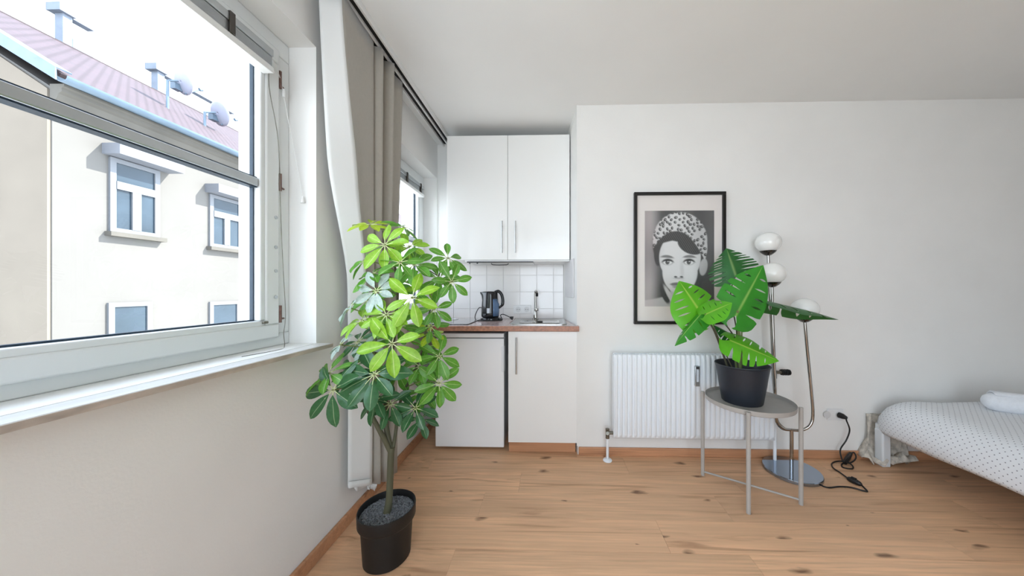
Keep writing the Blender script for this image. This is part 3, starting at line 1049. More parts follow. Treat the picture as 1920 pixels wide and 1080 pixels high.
# valves and pipes
va = at(1139, 812, RY + .03)
vl = MB().tube([(va.x, RY + .03, va.z - .035), (va.x, RY + .03, va.z + .03)], 0.013, 12)
vl.tube([(va.x - .01, RY + .03, va.z + .002), (rx0 + .002, RY + .03, va.z + .002)], 0.011, 12)
vl.tube([(va.x - .003, RY + .025, va.z + .0), (va.x - .005, RY - .0, va.z + .012)], 0.012, 6)
vl.build('return_valve', M['brass'], rad, smooth=40)
MB().tube([(va.x, RY + .03, 0.01), (va.x, RY + .03, va.z - .03)], 0.009, 12).build('pipe', M['radiator'], rad, smooth=40)
MB().lathe([(0.03, 0.001), (0.031, 0.006), (0.022, 0.014), (0.012, 0.018)], va.x, RY + .03, 20).build('pipe_rosette', M['radiator'], rad, smooth=40)
tv = at(1468, 698, RY + .03)
kn = MB()
for k in range(7):
    xx = tv.x - .012 + k * .008
    kn.tube([(xx, RY + .03, tv.z), (xx + .006, RY + .03, tv.z)], [0.019, 0.0205][k % 2], 16)
kn.build('thermostat_head', M['black'], rad, smooth=40)
MB().tube([(rx1 - .004, RY + .03, tv.z), (tv.x - .010, RY + .03, tv.z)], 0.011, 12).tube([(rx1 + .014, RY + .03, tv.z - .04), (rx1 + .014, RY + .03, tv.z + .012)], 0.012, 12).build('supply_valve', M['brass'], rad, smooth=40)
MB().tube([(rx1 + .014, RY + .03, 0.01), (rx1 + .014, RY + .03, tv.z - .03)], 0.010, 12).build('pipe', M['radiator'], rad, smooth=40)

# ================================================================ FRAMED PORTRAIT
PY = YB - 0.028
a, b = at(1189.5, 608, PY), at(1362, 358.5, PY)
px0, px1, pz0, pz1 = a.x, b.x, a.z, b.z
pic = thing('framed_portrait', 'black framed monochrome portrait print of a woman in a spotted hat', 'picture', ((px0 + px1) / 2, YB - .01, pz0))
ft = 0.021
MB().box(px0, px1, PY, YB - .001, pz1 - ft, pz1).box(px0, px1, PY, YB - .001, pz0, pz0 + ft).box(px0, px0 + ft, PY, YB - .001, pz0 + ft, pz1 - ft).box(px1 - ft, px1, PY, YB - .001, pz0 + ft, pz1 - ft).build('frame', M['frame'], pic, bevel=0.002)
MB().box(px0 + ft, px1 - ft, YB - .012, YB - .006, pz0 + ft, pz1 - ft).build('mount', M['mount'], pic)
MB().box(px0 + ft, px1 - ft, YB - .0185, YB - .0165, pz0 + ft, pz1 - ft).build('glazing', M['clear'], pic)

# the print: a generic studio portrait, drawn point by point as printed ink
qa, qb = at(1209, 574.5, YB - .013), at(1339, 394.5, YB - .013)
NX, NZ = 130, 180
random.seed(3)


def sst(e0, e1, x):
    t = min(1, max(0, (x - e0) / (e1 - e0)))
    return t * t * (3 - 2 * t)


def ell(x, y, cx_, cy_, rx, ry, rot=0.0, soft=0.06):
    c, s = math.cos(rot), math.sin(rot)
    dx, dy = x - cx_, y - cy_
    u_, v_ = (dx * c + dy * s) / rx, (-dx * s + dy * c) / ry
    return 1 - sst(1 - soft, 1 + soft, math.hypot(u_, v_))


spots = []
for k in range(900):
    spx, spy = random.uniform(10, 114), random.uniform(2, 90)
    if all((spx - q[0]) ** 2 + (spy - q[1]) ** 2 > 34 for q in spots):
        spots.append((spx, spy, random.uniform(2.2, 3.3), random.uniform(1.7, 2.4), random.uniform(0, PI)))


def ink(x, y):
    """x 0..130 from left, y 0..180 from the top; returns (grey, warm)"""
    gsh = 0.10 + 0.02 * math.sin(x * .11)
    left = 1 - sst(8, 34, x)
    v = gsh + left * (0.24 + .06 * math.sin(y * .045 + 1))
    v = v * (1 - 0.35 * sst(95, 150, y) * (1 - left)) + 0.02
    # shoulders and collar
    sh = sst(0, 4, y - (166 - 0.012 * max(0, x - 4) ** 1.2 * 8 if x < 44 else 150 + (x - 44) * .22))
    v = v + (0.56 - v) * sh
    # neck
    nk = ell(x, y, 66, 140, 19, 34, 0, .08)
    v = v + (0.60 - v) * nk
    lap = ell(x, y, 38, 156, 7, 20, -.35, .2)
    v = v + (0.07 - v) * lap
    lap2 = ell(x, y, 48, 162, 4, 24, -.5, .3)
    v = v + (0.66 - v) * lap2
    # hair behind
    hr = max(ell(x, y, 62, 66, 47, 47, 0, .04), ell(x, y, 104, 92, 9, 26, .05, .1), ell(x, y, 25, 78, 8, 26, 0, .1))
    v = v + (0.055 + .03 * math.sin(x * 1.1 + y * .35) ** 2 - v) * hr
    # ear
    er = ell(x, y, 110, 106, 7.5, 16, .15, .12)
    v = v + (0.55 - v) * er
    # face
    fc = max(ell(x, y, 66, 88, 39, 46, 0, .03), ell(x, y, 66, 114, 33, 42, 0, .04))
    shade = 0.80 - 0.12 * sst(88, 104, x) - 0.10 * (1 - sst(27, 40, x)) - .06 * sst(140, 158, y)
    v = v + (shade - v) * fc
    # fringe
    fg_ = sst(0, 3, (58 + 0.16 * abs(x - 52) ** 1.15 + (8 if x > 62 else 0) * sst(60, 84, x)) - y) if 20 < x < 108 else 0
    fg2 = ell(x, y, 86, 64, 26, 17, .45, .07)
    hb = max(fg_, fg2) * max(hr, fc)
    v = v + (0.06 + .06 * math.sin(x * .8 - y * .5) ** 4 - v) * hb
    # brows
    for cx_, rot in ((42, .08), (84, .02)):
        br = ell(x, y, cx_, 86 + 0.012 * (x - cx_) ** 2, 12, 2.6, rot, .35)
        v = v + (0.16 - v) * br * .9
    # eyes
    for cx_ in (43, 83):
        so_ = ell(x, y, cx_, 96, 10.5, 6.2, 0, .25)
        v = v + (0.20 - v) * so_ * .85
        ew = ell(x, y, cx_, 97.4, 8.3, 4.2, 0, .15)
        v = v + (0.80 - v) * ew
        ir = ell(x, y, cx_ - 0.5, 97, 3.9, 4.2, 0, .15)
        v = v + (0.10 - v) * ir
        v = v + (0.85 - v) * ell(x, y, cx_ + .8, 95.6, 1.0, 1.0, 0, .4)
        ld = ell(x, y, cx_, 92.6 + .03 * (x - cx_) ** 2, 11, 1.7, 0, .4)
        v = v + (0.03 - v) * ld
    # nose and mouth
    v = v + (0.52 - v) * ell(x, y, 70, 112, 3.5, 17, -.06, .7) * .4
    for cx_ in (58, 69):
        v = v + (0.08 - v) * ell(x, y, cx_, 124.5, 3.0, 1.7, .1, .4)
    v = v + (0.40 - v) * ell(x, y, 63.5, 127, 9, 1.6, 0, .7) * .7
    v = v + (0.24 - v) * ell(x, y, 62, 138.5, 14, 4.0, 0, .2) * .9
    v = v + (0.06 - v) * ell(x, y, 62, 138, 13.5, .9, 0, .4)
    v = v + (0.34 - v) * ell(x, y, 62, 143, 10, 3.4, 0, .3) * .8
    # spotted hat
    ht = max(ell(x, y, 66, 56, 51, 53, 0, .03), ell(x, y, 108, 74, 9, 26, .1, .1), ell(x, y, 23, 74, 7, 22, -.1, .1))
    cut = sst(0, 3, (40 + 0.0125 * abs(x - 58) ** 2.1) - y)
    ht *= cut
    hv = 0.76 - .16 * sst(70, 104, x) - .1 * (1 - sst(18, 36, x))
    for (a_, b_, r1, r2, ro) in spots:
        if abs(x - a_) < 4 and abs(y - b_) < 4:
            e_ = max(ell(x, y, a_, b_, r1 + .4, r2 + .4, ro, .3) - .75 * ell(x, y, a_ + .8, b_ - .3, r1 * .42, r2 * .42, ro, .4), 0)
            hv = hv + (0.05 - hv) * e_
    v = v + (hv - v) * ht
    return max(0.02, min(0.9, v)), left


pv = MB()
rows = []
cols_ = []
for j in range(NZ + 1):
    r = []
    for i in range(NX + 1):
        r.append((qa.x + (qb.x - qa.x) * i / NX, YB - .0135, qb.z + (qa.z - qb.z) * j / NZ))
        g_, wv = ink(i * 130 / NX, j * 180 / NZ)
        cols_.append((g_ * (1 + .10 * wv), g_ * (1 + .0 * wv), g_ * .99, 1))
    rows.append(r)
pv.quad_grid(rows)
pme = pv.mesh('print', None)
pme.materials.clear()
ca = pme.color_attributes.new('ink', 'FLOAT_COLOR', 'POINT')
for i, c in enumerate(cols_):
    ca.data[i].color = c
pmt = bpy.data.materials.new('printed_paper')
pmt.use_nodes = True
vn = pmt.node_tree.nodes.new('ShaderNodeVertexColor')
vn.layer_name = 'ink'
pb = pmt.node_tree.nodes['Principled BSDF']
pb.inputs['Roughness'].default_value = 0.55
pmt.node_tree.links.new(vn.outputs[0], pb.inputs['Base Color'])
pme.materials.append(pmt)
po = bpy.data.objects.new('print', pme)
C.objects.link(po)
po.parent = pic
po.matrix_parent_inverse = Matrix.Translation(pic.location).inverted()

# ================================================================ TRAY TABLE
TC = RT * 1.205 + FW * 1.786
TC = Vector((TC.x, TC.y, 0))
tb = thing('tray_table', 'round grey metal tray table holding the split-leaf plant', 'table', (TC.x, TC.y, 0))
ZTt = 0.528
MB().lathe([(0.0, .500), (.214, .500), (.2205, .504), (.2225, ZTt), (.2205, ZTt), (.2175, .509), (.21, .505), (0.0, .505)], TC.x, TC.y, 56, cap_bottom=False).build('tray', M['tablegrey'], tb, smooth=35)
lf = atZ(1311, 889, 0)
dl = Vector((lf.x - TC.x, lf.y - TC.y, 0)).normalized()
dp = Vector((-dl.y, dl.x, 0))
LR = 0.236
for dv in (dl, -dl, dp, -dp):
    p = TC + dv * LR
    MB().tube([(p.x, p.y, 0.0), (p.x, p.y, ZTt - .004)], 0.0105, 14).build('leg', M['tablegrey'], tb, smooth=40)
for dv in (dl, dp):
    p, q = TC + dv * LR, TC - dv * LR
    zz = 0.024 if dv is dl else 0.036
    MB().tube([(p.x, p.y, zz), (q.x, q.y, zz)], 0.0055, 10).build('stretcher', M['tablegrey'], tb, smooth=40)

# ================================================================ SPLIT-LEAF PLANT IN POT
PC = RT * 1.177 + FW * 1.80
PC = Vector((PC.x, PC.y, 0.5055))
mp_ = thing('potted_monstera', 'split-leaf houseplant in a charcoal pot on the grey tray table', 'plant', PC)
pp = MB()
rows = []
NS = 72
for (r, z) in ((.100, 0), (.103, .004), (.112, .06), (.120, .11)):
    rows.append([(PC.x + (r + .0012 * (k % 2)) * math.cos(2 * PI * k / NS), PC.y + (r + .0012 * (k % 2)) * math.sin(2 * PI * k / NS), PC.z + z) for k in range(NS)])
for (r, z) in ((.124, .135), (.136, .210), (.140, .214), (.141, .217), (.140, .220), (.136, .220), (.133, .212), (.119, .13), (.112, .10)):
    rows.append([(PC.x + r * math.cos(2 * PI * k / NS), PC.y + r * math.sin(2 * PI * k / NS), PC.z + z) for k in range(NS)])
pp.quad_grid(rows, True)
pp.f.append(tuple(range(NS))[::-1])
pp.build('pot', M['potgrey'], mp_, smooth=30)
MB().lathe([(0.0, .15), (.119, .15)], PC.x, PC.y, 40, PC.z, cap_bottom=False).build('soil', M['gravel'], mp_)


def split_leaf(name, base, tip, half, up, m, parent, droop=0.15, fold=0.15, slits=6, seed=1, opens=.4):
    """heart-shaped leaf with slots cut in from the margin; built as a midrib band plus lobes on each side"""
    rnd = random.Random(seed)
    base, tip = Vector(base), Vector(tip)
    ax = tip - base
    L = ax.length
    ax.normalize()
    up = Vector(up)
    up = (up - ax * up.dot(ax)).normalized()
    side = ax.cross(up)

    def wid(t):   # heart outline, t along the rib (negative: ears behind the base)
        if t < 0:
            return math.sqrt(max(0, 1 - (t / -.22) ** 2)) * 0.86
        return (0.86 + 0.62 * t - 0.75 * t * t) * (max(0, 1 - t ** 2.3)) ** 0.9 if t < 1 else 0

    def P(t, s, sg):
        w_ = half * s
        z = -droop * L * (t * t) - (fold * w_ + 0.10 * L * s * s - .012 * L * math.sin(9 * t + sg) * s) * wid(t)
        back = 0.13 * s * (1 - max(0, t)) * min(1, max(0, t) / .25)    # lobes sweep forward
        return base + ax * (L * (t + back)) + side * (sg * w_ * wid(t)) + up * z

    b = MB()
    for sg in (-1, 1):
        n = slits + 1
        ts = [-0.215] + [-0.10 + 1.0 * (k / n) + rnd.uniform(-.025, .025) for k in range(1, n)] + [0.995]
        gaps = []
        for k in range(n + 1):
            openm = rnd.random() < opens          # slot runs out to the margin or stays a closed slit
            gaps.append((rnd.uniform(.22, .42), rnd.uniform(.010, .022), .030 if openm else -1))
        for k in range(n):
            t0, t1 = ts[k], ts[k + 1]
            rows, uvs = [], []
            NSs = 12
            for i in range(NSs + 1):
                s = i / NSs

                def gp(j):
                    st_, wd_, om = gaps[j]
                    if s <= st_:
                        return 0.0
                    if om > 0:
                        return wd_ * min(1, (s - st_) / .25) + (om - wd_) * max(0, (s - .7) / .3) ** 2 * 1.2
                    e_ = .80
                    return wd_ * math.sin(PI * min(1, (s - st_) / (e_ - st_))) ** .6 if s < e_ else 0.0
                a0 = t0 + (gp(k) if k > 0 else 0)
                a1 = t1 - (gp(k + 1) if k < n - 1 else 0)
                r = []
                uu = []
                NT = 5
                for j in range(NT + 1):
                    t = a0 + (a1 - a0) * j / NT
                    tt = t if t > 0 else t * min(1, s / .4)
                    r.append(P(tt, s, sg))
                    uu.append((0.5 + sg * s * .5, max(0, min(1, t))))
                rows.append(r)
                uvs.append(uu)
            if sg > 0:
                rows = [list(reversed(r)) for r in rows]
                uvs = [list(reversed(r)) for r in uvs]
            b.quad_grid(rows, uvs=uvs)
    o = b.build(name, m, parent, smooth=60)
    return o


PYY = PC.y
cdir = Vector((0, -1, 0.15))


def lp(px, py, dy=0.0):
    return at(px, py, PYY + dy)


SL = [  # base, tip, half width (px), up vector, material, droop, fold
    ((1322, 598, -.10), (1274, 526, -.04), 50, (.15, -1, .35), 'mb', .02, .06),
    ((1322, 590, -.16), (1372, 566, -.20), 30, (-.1, -.60, 1), 'mb', .05, -.10),
    ((1325, 578, -.12), (1262, 640, -.22), 18, (-.5, -.5, .8), 'm', .12, .35),
    ((1380, 592, -.10), (1433, 496, -.06), 43, (-.1, -1, .25), 'm', .03, .05),
    ((1380, 517, .0), (1362, 464, .06), 46, (-.55, -.7, .7), 'md', .08, .55),
    ((1404, 558, .0), (1573, 590, -.02), 29, (-.05, .20, 1), 'md', .06, .10),
    ((1369, 638, -.10), (1462, 676, -.20), 40, (.1, -.75, 1), 'mb', .02, .05),
    ((1392, 640, .04), (1340, 606, .08), 26, (.1, -.5, 1), 'md', .08, .25),
]
for i, (bs, tp_, hw, up, mk, dr, fo) in enumerate(SL):
    split_leaf('leaf', lp(*bs), lp(*tp_), hw * PYY / F, up, LM[mk], mp_, dr, fo, slits=(5, 4, 4, 5, 9, 5, 5, 5)[i], seed=i + 3, opens=(.1, .1, .3, .6, .9, .2, .3, .5)[i])
SP = [([(1388, 700, 0), (1386, 640, 0), (1384, 600, -.03), (1383, 584, -.10)], 'stem', .010),
      ([(1382, 700, .01), (1376, 655, .0), (1372, 640, -.10)], 'stem', .0055),
      ([(1368, 700, .0), (1355, 662, -.02), (1340, 622, -.06), (1328, 603, -.09), (1316, 599, -.10)], 'twig', .006),
      ([(1385, 690, .0), (1380, 640, .0), (1358, 606, -.06), (1336, 588, -.12), (1322, 589, -.16)], 'twig', .0042),
      ([(1384, 690, .02), (1381, 620, .02), (1370, 560, .03), (1374, 530, .02), (1380, 518, .0)], 'twig', .004),
      ([(1390, 690, .01), (1391, 620, .01), (1396, 575, .0), (1404, 560, .0)], 'stem', .005),
      ([(1378, 700, -.02), (1350, 640, -.06), (1330, 590, -.10), (1325, 578, -.12)], 'twig', .0035),
      ([(1386, 700, .03), (1390, 660, .04), (1392, 640, .04)], 'twig', .004)]
for pts, mk, r in SP:
    q = smooth_path([lp(*p) for p in pts], 6)
    MB().tube(q, [r * (1 - .35 * k / len(q)) for k in range(len(q))], 9).build('stem', M[mk], mp_, smooth=60)

# ================================================================ UMBRELLA-TREE PLANT IN BLACK POT
QC = atZ(726, 1042, 0)
QC = Vector((QC.x, QC.y, 0))
up_ = thing('potted_umbrella_tree', 'tall leafy umbrella tree in a black pot by the curtain', 'plant', QC)
MB().lathe([(.090, 0), (.094, .004), (.098, .07), (.103, .155), (.112, .162), (.115, .168), (.116, .212), (.1155, .217), (.112, .217), (.110, .21), (.108, .17)], QC.x, QC.y, 56).build('pot', M['potblack'], up_, smooth=35)
MB().lathe([(0.0, .188), (.109, .188)], QC.x, QC.y, 40, cap_bottom=False).build('gravel_bed', M['gravel'], up_)
gm = bmesh.new()
bmesh.ops.create_icosphere(gm, subdivisions=1, radius=0.0032)
gv = [v.co.copy() for v in gm.verts]
gf = [tuple(v.index for v in f.verts) for f in gm.faces]
gm.free()
st = MB()
for k in range(1500):
    a_, r_ = random.uniform(0, 2 * PI), .106 * math.sqrt(random.random())
    o0 = Vector((QC.x + r_ * math.cos(a_), QC.y + r_ * math.sin(a_), .188 + random.uniform(0, .003)))
    s = random.uniform(.6, 1.3)
    bb = len(st.v)
    st.v += [o0 + v * s for v in gv]
    st.f += [tuple(bb + i for i in f) for f in gf]
o = st.build('gravel', M['gravel'], up_, smooth=60)
o['kind'] = 'stuff'
QY = QC.y


def tp3(px, py, dy=0.0):
    return at(px, py, QY + dy)


soil = Vector((QC.x, QC.y, .19))
fork = tp3(733, 852, 0)
MB().tube(smooth_path([soil, tp3(730, 930), fork + Vector((0, 0, .0)), tp3(735, 838, 0)], 6), [.0165, .0160, .0155, .015, .0145, .014] + [.0135] * 13, 14).build('trunk', M['trunk'], up_, smooth=50)
BR = [([(734, 850, 0), (716, 815, -.02), (697, 780, -.03), (684, 755, -.04), (690, 715, -.03), (702, 690, -.02), (705, 640, -.02), (690, 605, -.03)], .011),
      ([(734, 848, 0), (724, 800, .01), (723, 760, .02), (727, 710, .03), (735, 660, .02), (742, 600, .02), (745, 540, .02), (738, 480, .01), (735, 440, .0)], .012),
      ([(736, 846, 0), (742, 810, .03), (748, 765, .05), (757, 735, .06), (775, 700, .05), (790, 660, .04), (800, 610, .03), (815, 545, .03), (828, 500, .02)], .008)]
for pts, r in BR:
    q = smooth_path([tp3(*p) for p in pts], 6)
    MB().tube(q, [r * (1 - .65 * k / len(q)) for k in range(len(q))], 10).build('branch', M['trunk'], up_, smooth=60)


def leaflet_mesh(name, m, curl, droop, seed):
    """obovate leaflet of unit length along +x with a grooved midrib"""
    b = MB()
    rows, uvs = [], []
    N = 9
    for i in range(N + 1):
        t = i / N
        w_ = 0.232 * (math.sin(PI * min(1, t ** 0.95 * .96 + .02)) ** .85) * (0.55 + .75 * t) if 0 < t < 1 else 0.008
        z = -droop * t * t + .02 * math.sin(3 * t + seed)
        r, uu = [], []
        for j in range(5):
            s = (j - 2) / 2
            r.append((t, s * w_, z + curl * abs(s) ** 1.5 * w_ + .012 * math.sin(9 * t + seed + s)))
            uu.append((0.5 + s * .5, t))
        rows.append(r)
        uvs.append(uu)
    b.quad_grid(rows, uvs=uvs)
    return b.mesh(name, m, smooth=70)


LV = {k: [leaflet_mesh('leaf', LM[k], cu, dr, s) for s, (cu, dr) in enumerate(((.35, .10), (.15, .18), (.5, .06), (-.2, .24)))] for k in 'bgdpy'}
# hub px, py, depth offset, radius px, material, facing (x,y,z), spin, leaflets
WH = [(694, 421, -.02, 36, 'y', (.1, -.45, .9), .3, 7), (722, 459, -.10, 50, 'b', (.0, -1, .35), .1, 8),
      (757, 426, .03, 34, 'g', (.5, -.15, .9), .5, 6), (768, 462, -.02, 38, 'b', (.2, -.8, .6), .9, 7),
      (684, 488, -.04, 40, 'g', (-.6, -.5, .6), .2, 7), (750, 492, -.12, 42, 'g', (.1, -.8, .7), .7, 7),
      (776, 496, -.08, 44, 'g', (.2, -.7, .7), .2, 8), (840, 484, .02, 36, 'g', (.5, -.6, .6), .4, 7),
      (823, 522, .0, 36, 'g', (.3, -.7, .5), .8, 7), (847, 528, -.02, 38, 'g', (.45, -.9, .2), .0, 7),
      (773, 558, -.16, 54, 'b', (.1, -1, .30), .35, 7), (706, 545, -.10, 40, 'p', (-.1, -1, .35), .6, 8),
      (699, 513, -.04, 42, 'g', (-.3, -.5, .9), .1, 7), (724, 590, -.15, 48, 'b', (-.05, -.8, .6), .5, 8),
      (679, 600, -.10, 46, 'b', (-.25, -.55, .9), .1, 7), (656, 577, -.08, 36, 'p', (-.7, -.5, .6), .3, 7),
      (814, 579, -.03, 36, 'g', (.3, -.9, .4), .2, 7), (808, 612, .0, 32, 'g', (.3, -.7, .5), .6, 6),
      (735, 644, -.19, 56, 'b', (.05, -1, .30), .15, 7), (807, 626, .05, 30, 'y', (.4, -.4, .8), .4, 7),
      (640, 646, -.10, 30, 'p', (-.6, -.6, .7), .2, 6), (688, 650, -.05, 34, 'p', (-.2, -.6, .8), .9, 7),
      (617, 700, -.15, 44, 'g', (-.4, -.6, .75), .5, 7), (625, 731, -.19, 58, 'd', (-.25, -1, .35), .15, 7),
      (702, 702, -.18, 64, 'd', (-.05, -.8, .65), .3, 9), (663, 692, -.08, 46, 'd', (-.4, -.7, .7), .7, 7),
      (823, 668, .02, 40, 'g', (.4, -.7, .5), .3, 7), (823, 718, .0, 42, 'g', (.5, -.85, .2), .1, 8),
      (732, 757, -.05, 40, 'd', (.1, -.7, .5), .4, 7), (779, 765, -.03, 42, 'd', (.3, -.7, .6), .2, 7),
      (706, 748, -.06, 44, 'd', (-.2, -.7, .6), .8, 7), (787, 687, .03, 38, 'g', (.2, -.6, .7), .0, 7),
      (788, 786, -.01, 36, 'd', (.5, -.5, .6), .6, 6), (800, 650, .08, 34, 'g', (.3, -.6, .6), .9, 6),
      (745, 700, .10, 44, 'g', (.0, -.6, .7), .2, 7), (700, 640, .10, 40, 'g', (-.2, -.6, .7), .6, 7),
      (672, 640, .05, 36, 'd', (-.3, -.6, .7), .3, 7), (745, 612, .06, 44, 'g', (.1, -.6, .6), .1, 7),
      (792, 735, .06, 40, 'g', (.2, -.6, .7), .5, 7), (690, 562, .06, 38, 'g', (-.2, -.6, .7), .2, 7),
      (750, 530, .10, 40, 'g', (.1, -.6, .7), .3, 7), (800, 540, .08, 36, 'b', (.2, -.6, .7), .5, 6)]
rnd = random.Random(11)
anchors = []
for pts, r in BR:
    anchors += smooth_path([tp3(*p) for p in pts], 4)[6:]
for (hx_, hy_, dy, rad_, mk, face, spin, n) in WH:
    H = tp3(hx_, hy_, dy)
    L = rad_ * H.y / F * 1.02
    spk = MB()
    nrm = Vector(face).normalized()
    e1 = nrm.orthogonal().normalized()
    e2 = nrm.cross(e1)
    for k in range(n):
        a_ = 2 * PI * (k + spin + rnd.uniform(-.14, .14)) / n
        d_ = (e1 * math.cos(a_) + e2 * math.sin(a_))
        tilt = rnd.uniform(-.05, .30)
        d_ = (d_ + nrm * tilt).normalized()
        nn = (nrm - d_ * nrm.dot(d_)).normalized()
        # gravity: lower the outward leaflets a little
        d_ = (d_ + Vector((0, 0, -.16))).normalized()
        nn = (nn - d_ * nn.dot(d_)).normalized()
        yv = nn.cross(d_)
        roll = rnd.uniform(-.35, .35)
        yv2 = yv * math.cos(roll) + nn * math.sin(roll)
        nn2 = d_.cross(yv2)
        s = L * rnd.uniform(.76, 1.0)
        mm = Matrix(((d_.x * s, yv2.x * s, nn2.x * s, 0), (d_.y * s, yv2.y * s, nn2.y * s, 0), (d_.z * s, yv2.z * s, nn2.z * s, 0), (0, 0, 0, 1)))
        st0 = H + d_ * (L * .16)
        spk.tube([H, H + d_ * (L * .34) + nn2 * .0015], [.0020, .0012], 5)
        mm.translation = st0
        o = bpy.data.objects.new('leaf', LV[mk][rnd.randrange(4)])
        C.objects.link(o)
        o.parent = up_
        o.matrix_parent_inverse = Matrix.Translation(up_.location).inverted()
        o.matrix_basis = mm
    spk.build('leaf_spokes', M['spoke'], up_, smooth=60)
    # leaf stalk
    below = [p for p in anchors if p.z < H.z - .02] or anchors
    A0 = min(below, key=lambda p: (p - H).length + .3 * abs(p.z - H.z + .12))
    mid = (A0 + H) / 2 + Vector((0, .01, .015)) - nrm * .015
    q = smooth_path([A0, mid, H - nrm * .004, H], 5)
    sk_ = MB().tube(q, [.0026] * len(q), 7)
    sk_.lathe([(0.0, -.004), (.006, -.002), (.006, .002), (.0, .004)], H.x, H.y, 8, H.z, cap_bottom=False)
    sk_.build('leaf_stalk', M['stem'], up_, smooth=60)

# ================================================================ FLOOR LAMP
LB = atZ(1484, 879, .02)
fl = thing('floor_lamp', 'chrome three-armed floor lamp with opal globes in the corner behind the table', 'lamp', (LB.x, LB.y, 0))
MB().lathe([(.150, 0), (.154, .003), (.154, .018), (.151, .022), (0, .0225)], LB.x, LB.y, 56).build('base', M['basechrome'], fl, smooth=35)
zu = at(1482, 806, LB.y).z
MB().tube([(LB.x, LB.y, .02), (LB.x, LB.y, zu)], 0.0105, 16).build('stem', M['chrome'], fl, smooth=40)
tr = 0.0085


def lpt(px, py, dy=0):
    return at(px, py, LB.y + dy)


armA = smooth_path([lpt(1482, 806), lpt(1503, 806.5, -.01), lpt(1519, 797, -.02), lpt(1524, 776, -.02), lpt(1521, 730, -.02), lpt(1512, 640, -.02), lpt(1508.5, 598, -.02)], 8)
armB = smooth_path([lpt(1482, 806), lpt(1470, 803, .03), lpt(1458, 790, .05), lpt(1455, 770, .06), lpt(1450, 690, .06), lpt(1446, 600, .06), lpt(1440, 473, .06)], 8)
armC = smooth_path([lpt(1482, 806), lpt(1468, 804, -.02), lpt(1458, 794, -.04), lpt(1455, 776, -.05), lpt(1452, 690, -.05), lpt(1449, 610, -.05), lpt(1447.5, 532, -.05)], 8)
for q in (armA, armB, armC):
    MB().tube(q, tr, 14).build('arm', M['chrome'], fl, smooth=50)
for (q, hgt) in ((armA, 1), (armB, 1), (armC, 1)):
    e = q[-1]
    cup = MB().lathe([(.009, -.022), (.020, -.018), (.038, -.004), (.0475, .008), (.044, .0095), (0, .010)], e.x, e.y, 32, e.z).build('cup', M['darkmetal'], fl, smooth=40)
    rg = .074
    gp = []
    for k in range(17):
        ph = -PI / 2 + .62 + (PI - .62) * k / 16
        gp.append((rg * math.cos(ph) if k < 16 else 0.0005, rg * .91 * (math.sin(ph) + math.cos(.62))))
    MB().lathe(gp, e.x, e.y, 40, e.z + .008).build('globe', M['opal'], fl, smooth=60)

# ================================================================ SOCKET, CORD, SWITCH
o0, o1 = at(1557, 788, YB - .008), at(1581, 767, YB - .008)
so = thing('wall_socket', 'white double socket low on the wall beside the bed', 'socket', ((o0.x + o1.x) / 2, YB - .005, (o0.z + o1.z) / 2))
MB().box(o0.x - .02, o1.x, YB - .011, YB - .0005, o0.z, o1.z).build('plate', M['socket'], so, bevel=0.003)
sc0 = at(1573, 778, YB - .012)
for e in (-.078, 0):
    MB().tube([(sc0.x + e, YB - .0125, sc0.z), (sc0.x + e, YB - .010, sc0.z)], .024, 20).build('outlet', M['outlet'], so, smooth=40)
fc = thing('lamp_cord', 'black lamp cord with plug and foot switch snaking across the floor', 'cord', (sc0.x, YB - .1, 0))
MB().tube([(sc0.x, YB - .0135, sc0.z), (sc0.x + .004, YB - .035, sc0.z), (sc0.x + .012, YB - .055, sc0.z - .004)], [.019, .018, .010], 16).build('plug', M['cord'], fc, smooth=50)


def fz(px, py, z=.005):
    return atZ(px, py, z)


c = [Vector((sc0.x + .012, YB - .055, sc0.z - .004)), at(1587, 788, YB - .06), at(1593, 806, YB - .05), at(1587, 825, YB - .045), at(1576, 842, YB - .05), at(1577, 856, YB - .07),
     fz(1582, 866, .03), fz(1590, 858, .05), fz(1600, 848, .05), fz(1605, 858, .04), fz(1596, 867, .02), fz(1580, 869, .006), fz(1580, 876), fz(1597, 879), fz(1599, 874, .01), fz(1588, 866, .02), fz(1570, 865, .006), fz(1560, 869), fz(1562, 877), fz(1575, 886), fz(1590, 897, .008)]
MB().tube(smooth_path(c, 7), .0042, 9).build('cable', M['cord'], fc, smooth=60)
c = [fz(1614, 908, .008), fz(1620, 914), fz(1626, 921), fz(1618, 920), fz(1596, 914), fz(1574, 912.5), fz(1553, 914), fz(1540, 909.5), Vector((LB.x + .11, LB.y - .10, .005))]
MB().tube(smooth_path(c, 7), .0042, 9).build('cable', M['cord'], fc, smooth=60)
s0_, s1_ = fz(1588, 896, .012), fz(1616, 909, .012)
dv = (s1_ - s0_)
q = [s0_ + dv * t for t in (0, .12, .3, .5, .7, .88, 1)]
MB().tube(q, [.006, .013, .0165, .017, .0165, .013, .006], 14).build('foot_switch', M['black'], fc, smooth=50)
MB().tube([s0_ + dv * .32 + Vector((0, 0, .014)), s0_ + dv * .62 + Vector((0, 0, .014))], .009, 12).build('rocker', M['black'], fc, smooth=50)
k0, k1 = fz(1584, 868, .016), fz(1595, 850, .05)
MB().tube([k0, k0 + (k1 - k0) * .5, k1], [.012, .015, .010], 12).build('inline_connector', M['cord'], fc, smooth=50)

# ================================================================ BED
lg = atZ(1646, 868, 0)
BA = math.radians(1.2)          # the bed stands slightly askew


def bedp(u_, v_, z):
    """u: to the right across the bed; v: towards the camera"""
    return Vector((lg.x + u_ * math.cos(BA) - v_ * -math.sin(BA), lg.y + .0 + u_ * math.sin(BA) * 1 - v_ * math.cos(BA), z))


bedo = thing('bed', 'white bed with low square legs in the right corner', 'bed', (lg.x, lg.y, 0))


